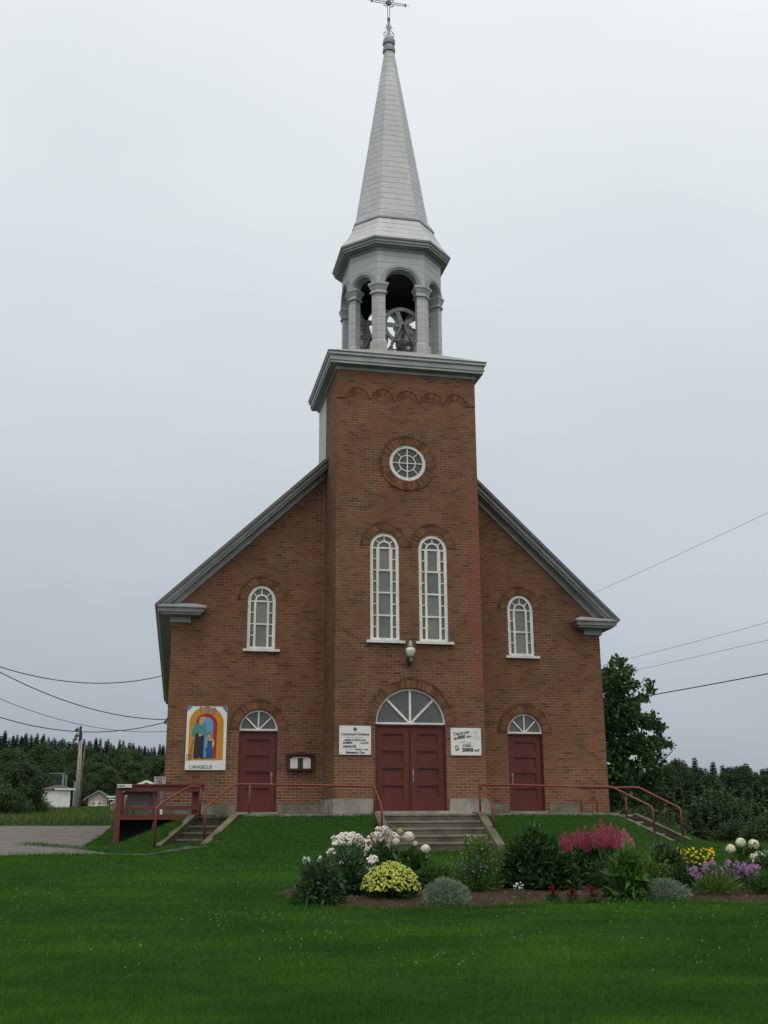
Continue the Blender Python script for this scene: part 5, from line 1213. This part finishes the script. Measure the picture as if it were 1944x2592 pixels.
def dome(t, o, w, dp, h, n, L, asp, mat, seed, name='foliage', up=.2, droop=.0, lo=.04, shell=.5, lift=0., jit=.07):
    """mound of leaves: w, dp, h in metres"""
    g_ = np.random.default_rng(seed); p, dr = ball(n, g_, shell); p[:, 2] = np.abs(p[:, 2]); dr[:, 2] = np.abs(dr[:, 2])
    lump = np.array([noise.noise((q[0] * 2.6 + seed, q[1] * 2.6, q[2] * 2.6)) for q in dr]); p = p * (1 + .22 * lump[:, None] * 1.6)
    P = o + p * np.array([w / 2, dp / 2, h]) + np.array([0, 0, lo * h + lift]) + g_.normal(size=(n, 3)) * jit * w * .25
    P[:, 2] = np.maximum(P[:, 2], o[2] + .01)
    D = dr * .8 + g_.normal(size=(n, 3)) * .55 + np.array([0, 0, up - droop]); l_ = L * (.6 + .8 * g_.random(n))
    return np_mesh(name, *kites(P, D, l_, l_ * asp, g_), mat, t)
def stems(t, o, pts, mat, r_=.006, name='stem'):
    b = MB()
    for p in pts: q = Vector(o) * 1; b.tube([(o[0] + (p[0] - o[0]) * .25, o[1] + (p[1] - o[1]) * .25, o[2]), (o[0] + (p[0] - o[0]) * .7, o[1] + (p[1] - o[1]) * .7, o[2] + (p[2] - o[2]) * .6), tuple(p)], r_, 4)
    return b.build(name, mat, t)
def cluster(t, c, r_, n, L, mat, g_, name='flower_cluster', flat=.75, asp=.8, power=.2):
    p, dr = ball(n, g_, power); P = np.asarray(c) + p * r_ * np.array([1, 1, flat])
    D = dr + g_.normal(size=(n, 3)) * .5; l_ = L * (.7 + .6 * g_.random(n))
    return np_mesh(name, *kites(P, D, l_, l_ * asp, g_, .05), mat, t)
def blossoms(P, L, g_, face=None, petals=5):
    """small open flowers: each a rosette of petals facing roughly the viewer and the sky"""
    out_ = []
    n = len(P); nrm = unit(np.array([[0, -.75, .65]]) + g_.normal(size=(n, 3)) * .45 if face is None else face)
    a = unit(np.cross(nrm, unit(g_.normal(size=(n, 3))))); b_ = np.cross(nrm, a)
    for k in range(petals):
        th = 2 * math.pi * k / petals; D = a * math.cos(th) + b_ * math.sin(th) + nrm * .2
        m = P + D * L * .6; S = np.cross(nrm, D); w_ = L * .85
        out_.append((np.stack([P, m + S * w_ * .5, P + D * L, m - S * w_ * .5], 1).reshape(-1, 3), np.arange(4 * n).reshape(-1, 4)))
    return merge(out_)
def P3(u, v, d): return np.array(point_at(u, v, d))

# left end: leafy clumps and white phlox
t, o = plant('leafy_perennial', 'dense blue green leafy perennial at the left tip of the flower bed', 'plant', 692, 13.75)
dome(t, o, sz(98, 13.8), sz(95, 13.8), sz(86, 13.8), 2300, .085, .3, 'leaf_bluish', 1, droop=.25); g_ = np.random.default_rng(2)
stems(t, o, [P3(u, v, 13.8) for u, v in ((662, 1862), (680, 1866), (707, 1872))], 'leaf_bluish')
for u, v in ((662, 1858), (694, 1856)): cluster(t, P3(u, v, 13.8), .035, 40, .03, 'petal_white', g_)
t, o = plant('day_lily', 'single yellow lily bloom rising at the left tip of the flower bed', 'flower', 709, 14.0)
stems(t, o, [P3(709, 1872, 14.0)], 'leaf_mid', .007); V_, Q_ = blossoms(np.array([P3(709, 1871, 13.98)]), .055, g_, np.array([[0, -.9, .3]]), 6); np_mesh('bloom', V_, Q_, 'petal_yellow', t)
dome(t, o, .22, .2, .3, 60, .2, .09, 'leaf_mid', 3, up=.7)
t, o = plant('leafy_perennial', 'dark leafy perennial right of the leftmost clump, under the white phlox', 'plant', 752, 14.5)
dome(t, o, sz(90, 14.5), sz(70, 14.5), sz(82, 14.5), 1900, .085, .3, 'leaf_bluish', 4, droop=.2)
def phlox(label, u, d, w, h, heads, seed, petal, fol='leaf_bluish'):
    t, o = plant('white_phlox', label, 'flower', u, d); g_ = np.random.default_rng(seed)
    dome(t, o, sz(w, d), sz(w * .7, d), sz(h, d), 1300, .09, .28, fol, seed, droop=.1); cs = [P3(a, b_, d + g_.normal() * .12) for a, b_, r_ in heads]
    stems(t, o, cs, fol, .005)
    for c, (a, b_, r_) in zip(cs, heads):
        n = int(16 + r_ * 4); p, dr = ball(n, g_, .3); P = c + p * sz(r_ * (.75 + .5 * g_.random()), d) * np.array([1.15, .9, .7])
        V_, Q_ = blossoms(P, .0165, g_, dr + np.array([0, -.5, .4]) + g_.normal(size=(n, 3)) * .3); np_mesh('flower_cluster', V_, Q_, petal, t)
phlox('tall white phlox with the biggest flower heads at the left of the bed', 762, 15.5, 105, 82, [(728, 1812, 11), (742, 1806, 11), (757, 1804, 12), (772, 1808, 12), (785, 1818, 10), (735, 1820, 9), (750, 1818, 11), (765, 1820, 12), (778, 1828, 9), (724, 1822, 7), (752, 1837, 7), (716, 1836, 5), (790, 1836, 8), (786, 1846, 8), (722, 1843, 6), (708, 1843, 4)], 11, 'petal_white')
phlox('low white phlox heads between the lily and the yellow mound', 765, 14.8, 70, 52, [(748, 1855, 7), (737, 1866, 7), (757, 1864, 5), (773, 1864, 7), (782, 1871, 6), (793, 1878, 8), (806, 1855, 9), (802, 1862, 7), (729, 1878, 4)], 12, 'petal_white')
phlox('blush white phlox fading to brown, left of the globe hydrangea', 826, 16.0, 88, 84, [(800, 1812, 10), (812, 1804, 10), (825, 1796, 10), (838, 1798, 11), (850, 1803, 10), (860, 1808, 7), (806, 1824, 9), (795, 1830, 8), (820, 1812, 8), (842, 1818, 8), (852, 1826, 7), (836, 1828, 6), (822, 1836, 5), (846, 1838, 5), (812, 1836, 5), (818, 1790, 5), (832, 1788, 6)], 13, 'petal_blush', 'leaf_dark')
def hydrangea(label, u, d, w, h, heads, seed):
    t, o = plant('hydrangea', label, 'shrub', u, d); g_ = np.random.default_rng(seed)
    dome(t, o, sz(w, d), sz(w * .8, d), sz(h, d), 420, .16, .62, 'leaf_fresh', seed, droop=.15); cs = [P3(a, b_, d - .18) for a, b_, r_, m_ in heads]; stems(t, o, cs, 'leaf_fresh', .007)
    for c, (a, b_, r_, m_) in zip(cs, heads):
        n = 230; dr = unit(g_.normal(size=(n, 3))); P = c + dr * sz(r_, d) * np.array([1, 1, .92]) * .86
        V_, Q_ = blossoms(P, sz(r_, d) * .27, g_, dr + g_.normal(size=(n, 3)) * .18, 4); f = np_mesh('flower_head', V_, Q_, m_, t)
        co = MB(); co.lathe([(0, -1), (.6, -.8), (.95, -.25), (.95, .3), (.6, .8), (0, .95)], 10, (0, 0, 0), Matrix.Translation(Vector(c)) @ Matrix.Scale(sz(r_, d) * .84, 4)); co.build('flower_core', m_, f, True)
hydrangea('hydrangea with white globe heads in front of the central concrete steps', 890, 15.6, 75, 70, [(883, 1808, 12.5, 'petal_white'), (919, 1834, 10.5, 'petal_white'), (888, 1852, 11, 'petal_white'), (856, 1818, 9, 'petal_blush'), (864, 1797, 7.5, 'petal_lime'), (896, 1822, 6, 'petal_cream')], 14)
# yellow mound
t, o = plant('yellow_flower_mound', 'round mound of pale yellow flowers near the front of the bed', 'flower', 843, 14.1)
dome(t, o, sz(104, 14.1), sz(90, 14.1), sz(56, 14.1), 1500, .06, .4, 'leaf_dark', 15)
g_ = np.random.default_rng(15); n = 1250; p, dr = ball(n, g_, .08); dr[:, 2] = np.abs(dr[:, 2]) * 1.1 + .12; dr = unit(dr); P = o + dr * np.array([sz(61, 14.1), sz(52, 14.1), sz(60, 14.1)]) * (.84 + .24 * g_.random((n, 1))) + np.array([0, 0, .05])
V_, Q_ = blossoms(P, .018, g_, dr + np.array([0, -.3, .3]) + g_.normal(size=(n, 3)) * .3); tag(np_mesh('blossoms', V_, Q_, 'petal_lemon', t), kind='stuff')
t, o = plant('leafy_perennial', 'small light green leafy plant right of the pale yellow mound', 'plant', 920, 15.2); dome(t, o, sz(52, 15), sz(40, 15), sz(42, 15), 380, .09, .5, 'leaf_mid', 16)
def silver(label, u, d, w, h, seed, dpk=.8):
    t, o = plant('silver_mound', label, 'plant', u, d, None)
    dome(t, o, sz(w, d), sz(w * dpk, d), sz(h, d), 5200, .04, .16, 'leaf_silver', seed, shell=.14, up=.1, jit=.03)
    dome(t, o, sz(w * .9, d), sz(w * dpk * .9, d), sz(h * .9, d), 900, .06, .2, 'leaf_silver', seed + 1, 'inner_foliage', shell=.2)
silver('neat silvery green mound in the bare front soil left of centre', 962, 13.7, 100, 47, 17)
# loose yellow and violet flowering clump in front of the steps
t, o = plant('loosestrife', 'loose tall clump with small yellow flowers before the right side of the steps', 'flower', 1032, 15.6); g_ = np.random.default_rng(18)
dome(t, o, sz(92, 15.6), sz(70, 15.6), sz(96, 15.6), 2600, .07, .2, 'leaf_lime', 18, up=.5, shell=.6)
n = 46; P = np.array([P3(1032 + g_.normal() * 26, 1800 + abs(g_.normal()) * 26 + 4, 15.45 + g_.normal() * .15) for _ in range(n)]); stems(t, o, P[:24], 'leaf_mid', .004)
b_ = []
for q in P[:24]: c_ = o + (q - o) * (.45 + .55 * g_.random((26, 1))); b_.append(kites(c_ + g_.normal(size=(26, 3)) * .015, g_.normal(size=(26, 3)) + np.array([0, 0, .4]), .06, .016, g_))
np_mesh('stem_leaves', *merge(b_), 'leaf_lime', t)
V_, Q_ = blossoms(P[::2], .015, g_); np_mesh('blossoms', V_[:len(V_) // 2], Q_[:len(Q_) // 2], 'petal_yellow', t)
t, o = plant('violet_geranium', 'low loose clump dotted with violet flowers behind the silvery mound', 'flower', 1026, 14.9)
dome(t, o, sz(118, 14.9), sz(80, 14.9), sz(70, 14.9), 1700, .06, .3, 'leaf_mid', 19, up=.3, shell=.6)
n = 60; P = np.array([P3(1026 + g_.normal() * 36, 1868 + g_.normal() * 16, 14.62 + g_.normal() * .15) for _ in range(n)]); V_, Q_ = blossoms(P, .014, g_); np_mesh('blossoms', V_, Q_, 'petal_violet', t)
# big dark bush
t, o = plant('peony_bush', 'large dark green rounded bush in the middle of the bed', 'shrub', 1146, 15.2)
dome(t, o, sz(132, 15.2), sz(110, 15.2), sz(116, 15.2), 3300, .105, .42, 'leaf_dark', 20, droop=.15, shell=.4)
t, o = plant('peony_bush', 'lower dark leafy bush leaning from the big bush towards the pink plumes', 'shrub', 1205, 15.1)
dome(t, o, sz(62, 15.1), sz(60, 15.1), sz(72, 15.1), 1000, .105, .42, 'leaf_dark', 22, droop=.15, shell=.4)
# astilbe
t, o = plant('pink_astilbe', 'astilbe with a crowd of feathery pink plumes over dark leaves', 'flower', 1278, 15.9); g_ = np.random.default_rng(23)
dome(t, o, sz(140, 15.9), sz(80, 15.9), sz(92, 15.9), 1900, .09, .42, 'leaf_astilbe', 23, shell=.5)
for i, (u, vt, vb, m_) in enumerate(((1221, 1797, 1838, 'petal_pink'), (1213, 1806, 1836, 'petal_pink'), (1236, 1800, 1832, 'petal_pink'), (1246, 1790, 1830, 'petal_pink'), (1256, 1800, 1834, 'petal_pink'), (1264, 1786, 1832, 'petal_pink'), (1274, 1798, 1834, 'petal_pink'), (1284, 1782, 1832, 'petal_pink'), (1292, 1792, 1834, 'petal_pink'), (1298, 1768, 1830, 'petal_pink'), (1306, 1780, 1834, 'petal_pink'),
                                     (1313, 1788, 1832, 'petal_pink'), (1318, 1778, 1830, 'petal_pink'), (1326, 1790, 1834, 'petal_pink'), (1334, 1786, 1832, 'petal_pink'), (1342, 1796, 1836, 'petal_pink'), (1348, 1790, 1834, 'petal_palepink'), (1356, 1800, 1842, 'petal_palepink'), (1330, 1806, 1846, 'petal_pink'), (1344, 1812, 1850, 'petal_palepink'), (1364, 1812, 1838, 'petal_palepink'), (1228, 1810, 1845, 'petal_pink'), (1270, 1806, 1842, 'petal_pink'))):
    dd = 15.75 + g_.normal() * .12; a, c = P3(u, vt, dd), P3(u + g_.normal() * 2, vb, dd); n = 280; f = g_.random(n) ** .8; r_ = sz(11, dd) * (f * 1.0 + .06) * (.55 + .45 * (1 - f ** 3))
    th = g_.random(n) * 6.28; P = a + (c - a) * f[:, None] + np.stack([np.cos(th) * r_, np.sin(th) * r_, np.zeros(n)], 1) * g_.random((n, 1)) ** .6
    D = np.stack([np.cos(th), np.sin(th), np.full(n, .9)], 1) + g_.normal(size=(n, 3)) * .3; np_mesh('plume', *kites(P, D, .026, .011, g_), m_, t)
# hosta-like fresh clump, silver sprawl, dark clump behind
t, o = plant('hosta', 'fresh green broad leaved clump at the front right of the bed', 'plant', 1347, 14.4)
dome(t, o, sz(84, 14.4), sz(70, 14.4), sz(88, 14.4), 760, .135, .36, 'leaf_fresh', 25, droop=.35, shell=.4); dome(t, o, sz(60, 14.4), sz(50, 14.4), sz(96, 14.4), 260, .2, .08, 'leaf_lime', 26, 'grassy_leaves', up=.9)
silver('sprawling silvery green mound right of the broad leaved clump', 1424, 14.35, 96, 38, 27, .7)
t, o = plant('leafy_perennial', 'dark leafy clump behind the sprawling silvery mound', 'plant', 1432, 16.0); dome(t, o, sz(98, 16), sz(70, 16), sz(80, 16), 1700, .08, .32, 'leaf_dark', 29)
g_ = np.random.default_rng(30); P = np.array([P3(1425 + g_.normal() * 24, 1822 + abs(g_.normal()) * 6, 15.9) for _ in range(26)]); V_, Q_ = blossoms(P, .016, g_); np_mesh('blossoms', V_, Q_, 'petal_violet', t)
t, o = plant('yellow_daisies', 'bright yellow daisies behind the purple flowers on the right', 'flower', 1500, 16.4); dome(t, o, sz(88, 16.4), sz(60, 16.4), sz(62, 16.4), 1300, .06, .28, 'leaf_dark', 31)
P = np.array([P3(1460 + 84 * g_.random(), 1832 + 32 * g_.random() ** 1.3 + (0 if i % 4 else 6), 16.1 + g_.normal() * .15) for i in range(95)]); V_, Q_ = blossoms(P, .019, g_, None, 6); np_mesh('blossoms', V_, Q_, 'petal_yellow', t)
t, o = plant('purple_phlox', 'drift of purple flowers on the right behind a light green tuft', 'flower', 1562, 15.2); dome(t, o, sz(150, 15.2), sz(70, 15.2), sz(56, 15.2), 2000, .06, .2, 'leaf_mid', 33, up=.4, shell=.6)
for i in range(92):
    u = 1490 + 150 * g_.random(); v = 1858 + 14 * abs((u - 1562) / 75) + 34 * g_.random() ** 1.2; c = P3(u, v, 14.95 + g_.normal() * .1); p, dr = ball(11, g_, .3); V_, Q_ = blossoms(c + p * .035, .0125, g_); np_mesh('flower_cluster', V_, Q_, 'petal_purple', t)
t, o = plant('grass_tuft', 'light green grassy tuft in front of the purple flowers', 'plant', 1540, 14.6); dome(t, o, sz(96, 14.6), sz(50, 14.6), sz(32, 14.6), 800, .11, .12, 'leaf_lime', 34, up=.7)
hydrangea('hydrangea with pale globe heads at the far right end of the bed', 1612, 17.0, 85, 58, [(1578.5, 1834, 11, 'petal_cream'), (1600, 1820, 11, 'petal_cream'), (1628, 1824, 12, 'petal_cream'), (1627, 1842, 7, 'petal_lime')], 35)
phlox('white phlox bunch cut by the right edge of the picture', 1650, 15.3, 70, 66, [(1628, 1850, 8), (1640, 1846, 9), (1652, 1850, 10), (1636, 1860, 8), (1648, 1862, 10), (1662, 1846, 10), (1664, 1860, 9), (1632, 1866, 6)], 36, 'petal_blush', 'leaf_mid')
t, o = plant('leafy_perennial', 'dense dark green clump at the bottom right edge of the bed', 'plant', 1648, 14.7); dome(t, o, sz(96, 14.7), sz(70, 14.7), sz(38, 14.7), 1700, .085, .14, 'leaf_mid', 38, up=.5)
for i, (u, v0, v1, lab) in enumerate(((1187, 1905, 1935, 'red flower spike under the big dark bush, leftmost of three'), (1228, 1903, 1932, 'red flower spike below the gap before the pink plumes'), (1270, 1908, 1936, 'red flower spike nearest the broad leaved clump'))):
    t, o = plant('red_salvia', lab, 'flower', u, 14.05, 'red spikes along the front of the bed'); g_ = np.random.default_rng(40 + i); h = sz(v1 - v0, 14.05)
    dome(t, o, .17, .15, h * .55, 70, .06, .4, 'leaf_dark', 41 + i); n = 90; P = o + np.stack([g_.normal(size=n) * .014, g_.normal(size=n) * .014, h * (.42 + .62 * g_.random(n))], 1); np_mesh('flower_spike', *kites(P, g_.normal(size=(n, 3)) + np.array([0, 0, .6]), .034, .02, g_), 'petal_red', t)
t, o = plant('white_alyssum', 'tiny white flowers on bare soil below the dark bush', 'flower', 1124, 14.15); g_ = np.random.default_rng(50); dome(t, o, .16, .14, .08, 60, .04, .4, 'leaf_mid', 51)
P = np.array([P3(1110 + 20 * g_.random(), 1906 + 14 * g_.random(), 14.05) for _ in range(22)]); V_, Q_ = blossoms(P, .011, g_); np_mesh('blossoms', V_, Q_, 'petal_white', t)
for u, d, w_, h_, m_, lab in ((935, 16.2, 120, 30, 'leaf_mid', 'low green ground leaves behind the pale yellow mound'), (1085, 15.6, 90, 60, 'leaf_mid', 'loose green leaves filling the gap left of the large dark bush'), (1395, 15.4, 110, 62, 'leaf_lime', 'yellowish green foliage between the broad leaved clump and dark clump'), (1300, 15.2, 90, 60, 'leaf_astilbe', 'ferny dark leaves below the pink plumes'), (1600, 15.9, 110, 46, 'leaf_mid', 'fresh green leaves between the purple drift and globe hydrangea'), (1462, 15.2, 70, 40, 'leaf_dark', 'dark leaves right of the sprawling silvery mound')):
    t, o = plant('leafy_perennial', lab, 'plant', u, d); dome(t, o, sz(w_, d), sz(50, d), sz(h_, d), 900, .075, .3, m_, int(u), shell=.7, jit=.12)
# filler seedlings and chips on the soil
g_ = np.random.default_rng(60); n = 2600
xs = -4.4 + 9 * g_.random(n); ys = -14.4 + 3.2 * g_.random(n); ok = [i for i in range(n) if inside(BED, xs[i], ys[i])]
P = np.array([(xs[i], ys[i], ground_z(xs[i], ys[i]) + bed_h(xs[i], ys[i]) + .004) for i in ok]); D = g_.normal(size=(len(P), 3)) * np.array([1, 1, .25]); simple('chip', (.30, .24, .17), (.12, .09, .06), 20, .95)
tag(np_mesh('mulch_chips', *kites(P, D, .028 * (.5 + g_.random(len(P))), .014, g_), 'chip'), 'scattered bark chips on the dark soil of the bed', 'mulch', kind='stuff')

# ---------------------------------------------------------------- grass
def blades(name, label, pts, h, wd, mat, seed, lean=.45):
    g_ = np.random.default_rng(seed); n = len(pts); a = g_.random(n) * 6.283
    hh = np.asarray(h) * (.55 + .8 * g_.random(n)); S = np.stack([np.cos(a), np.sin(a), np.zeros(n)], 1) * (np.asarray(wd) * .5).reshape(-1, 1)
    top = pts + np.stack([g_.normal(size=n) * lean * hh, g_.normal(size=n) * lean * hh, hh], 1)
    V_ = np.stack([pts - S, pts + S, top], 1).reshape(-1, 3); o = np_mesh(name, V_, np.arange(3 * n).reshape(-1, 3), mat); return tag(o, label, 'grass', kind='stuff')
def ground_np(X, Y):      # bilinear look-up in a table of ground_z
    x0, y0, st = -26., -22., .2; nx_, ny_ = 300, 260
    global _T
    if '_T' not in globals(): _T = np.array([[ground_z(x0 + st * i, y0 + st * j) for i in range(nx_)] for j in range(ny_)])
    fx, fy = np.clip((X - x0) / st, 0, nx_ - 1.01), np.clip((Y - y0) / st, 0, ny_ - 1.01); i, j = fx.astype(int), fy.astype(int); fx -= i; fy -= j
    return (_T[j, i] * (1 - fx) + _T[j, i + 1] * fx) * (1 - fy) + (_T[j + 1, i] * (1 - fx) + _T[j + 1, i + 1] * fx) * fy
def in_np(poly, X, Y):
    c = np.zeros(len(X), bool); j = len(poly) - 1
    for i in range(len(poly)):
        (xi, yi), (xj, yj) = poly[i], poly[j]
        if yi != yj: c ^= ((yi > Y) != (yj > Y)) & (X < (xj - xi) * (Y - yi) / (yj - yi) + xi)
        j = i
    return c
STAIR_OUT = [quad_at(.30, -2.32, 0, 1.34, -1.62, .1), quad_at(-4.68, -2.0, -33, .66, -1.48, .4), quad_at(5.42, -1.78, 35, .57, -1.5, .4)]
g_ = np.random.default_rng(77); N_ = 1000000
U = -480 + 2750 * g_.random(N_); Dd = 6.4 * (31 / 6.4) ** g_.random(N_)
vx = FW.x + RT.x * (U * 1.1718 - 972) / FOC - UP.x * (HZ - 1296) / FOC; vy = FW.y + RT.y * (U * 1.1718 - 972) / FOC - UP.y * (HZ - 1296) / FOC
X, Y = CAM.x + vx * Dd, CAM.y + vy * Dd
jx = np.array([0.]);
keep = ~(in_np(BED, X, Y) | in_np(DRIVE, X + .09 * np.sin(Y * 7 + X * 5), Y + .10 * np.sin(X * 6.1) + .06 * np.sin(X * 17)) | in_np(PATH, X, Y))
for q in STAIR_OUT: keep &= ~in_np(q, X, Y)
keep &= ~((X > -4.62) & (X < 5.32) & (Y > -2.15)) & ~((X > -5.95) & (X < 5.95) & (Y > -.05)) & ~((X > -7.0) & (X < -4.9) & (Y > -1.4) & (Y < 3))
X, Y, Dd = X[keep], Y[keep], Dd[keep]; Z = ground_np(X, Y)
TT = np.array([[noise.noise((i * .22, j * .35, 2)) + .6 * noise.noise((i * .6, j * .9, 5)) for i in range(260)] for j in range(200)]); tuft = TT[np.clip(((Y + 24) * 5).astype(int), 0, 199), np.clip(((X + 22) * 5).astype(int), 0, 259)]
blades('grass', 'mown lawn grass in front of the church and on the bank', np.stack([X, Y, Z - .004], 1), (.042 * (1 + .25 * (Dd > 20)) * (1 + .55 * np.clip(tuft, -.6, .9))), .0042 * Dd / 10, 'grass_blade', 78)
# longer fringe of grass along the bed, the drive, the steps and the wall foot
def fringe(poly, n, spread, closed=True):
    o_ = []
    L = [(poly[i], poly[(i + 1) % len(poly)]) for i in range(len(poly) if closed else len(poly) - 1)]
    w_ = np.array([math.dist(a, b) for a, b in L]); w_ /= w_.sum()
    for k in g_.choice(len(L), n, p=w_):
        a, b = L[k]; f = g_.random(); o_.append((a[0] + (b[0] - a[0]) * f + g_.normal() * spread, a[1] + (b[1] - a[1]) * f + g_.normal() * spread))
    return np.array(o_)
fr = np.concatenate([fringe(BED[:11], 2600, .06, False), fringe(DRIVE[1:10], 2600, .09, False), fringe(PATH, 1500, .08), fringe([(-4.7, -2.2), (-1.05, -2.2)], 1500, .05, False), fringe([(1.65, -2.2), (4.9, -2.2)], 1300, .05, False),
                     fringe([(-1.06, -2.2), (-1.06, -3.8), (1.66, -3.95), (1.66, -2.2)], 1500, .05, False), fringe([(-8.9, -.4), (-7.6, -1.9), (-7.1, -2.8)], 1600, .14, False)])
sel = ~in_np(STAIR_OUT[0], fr[:, 0], fr[:, 1]); fr = fr[sel]
blades('grass_fringe', 'longer uncut grass along the edges of bed, drive and steps', np.stack([fr[:, 0], fr[:, 1], ground_np(fr[:, 0], fr[:, 1]) - .005], 1), .085, .009, 'grass_blade', 79)
# rough grass of the field on the left and right
N_ = 60000; U = -120 + 1900 * g_.random(N_); Dd = 31 * (135 / 31) ** (g_.random(N_) ** .8)
vx = FW.x + RT.x * (U * 1.1718 - 972) / FOC - UP.x * (HZ - 1296) / FOC; vy = FW.y + RT.y * (U * 1.1718 - 972) / FOC - UP.y * (HZ - 1296) / FOC
X, Y = CAM.x + vx * Dd, CAM.y + vy * Dd; keep = ~in_np(DRIVE, X, Y) & ~((X > -7.0) & (X < 6) & (Y > -2) & (Y < 24)); X, Y, Dd = X[keep], Y[keep], Dd[keep]
Z = np.array([ground_z(x, y) for x, y in zip(X, Y)]); blades('field_grass', 'rough unmown grass of the field beyond the drive', np.stack([X, Y, Z - .02], 1), .14 + .0005 * Dd, .022 * Dd / 40, 'field_grass', 80, .6)
# clover heads in the lawn
g_ = np.random.default_rng(90); pts = []
for _ in range(110):
    u, d = -20 + 1700 * g_.random(), 9.0 * (23 / 9.0) ** (g_.random() ** .6); x, y = spot(u, d)
    for k in range(int(1 + g_.random() ** 3 * 16)): pts.append((x + g_.normal() * .45, y + g_.normal() * .35))
pts = [p for p in pts if not inside(BED, *p) and not inside(DRIVE, *p) and not inside(PATH, *p) and p[1] < -3.8]
b = MB()
for x, y in pts:
    r_ = .0032 + .0036 * g_.random(); b.lathe([(0, -1), (.8, -.5), (1, .2), (.6, .85), (0, 1)], 6, (0, 0, 0), Matrix.Translation((x, y, ground_z(x, y) + .035 + .012 * g_.random())) @ Matrix.Scale(r_, 4))
simple('clover', (.38, .42, .30), (.28, .32, .2), 9, .9); tag(b.build('clover_flowers', 'clover'), 'small white clover heads scattered through the lawn', 'clover', kind='stuff')
for o in [o for o in COL.objects if o.get('label') == 'x']:
    for c in list(o.children): bpy.data.objects.remove(c)
    bpy.data.objects.remove(o)
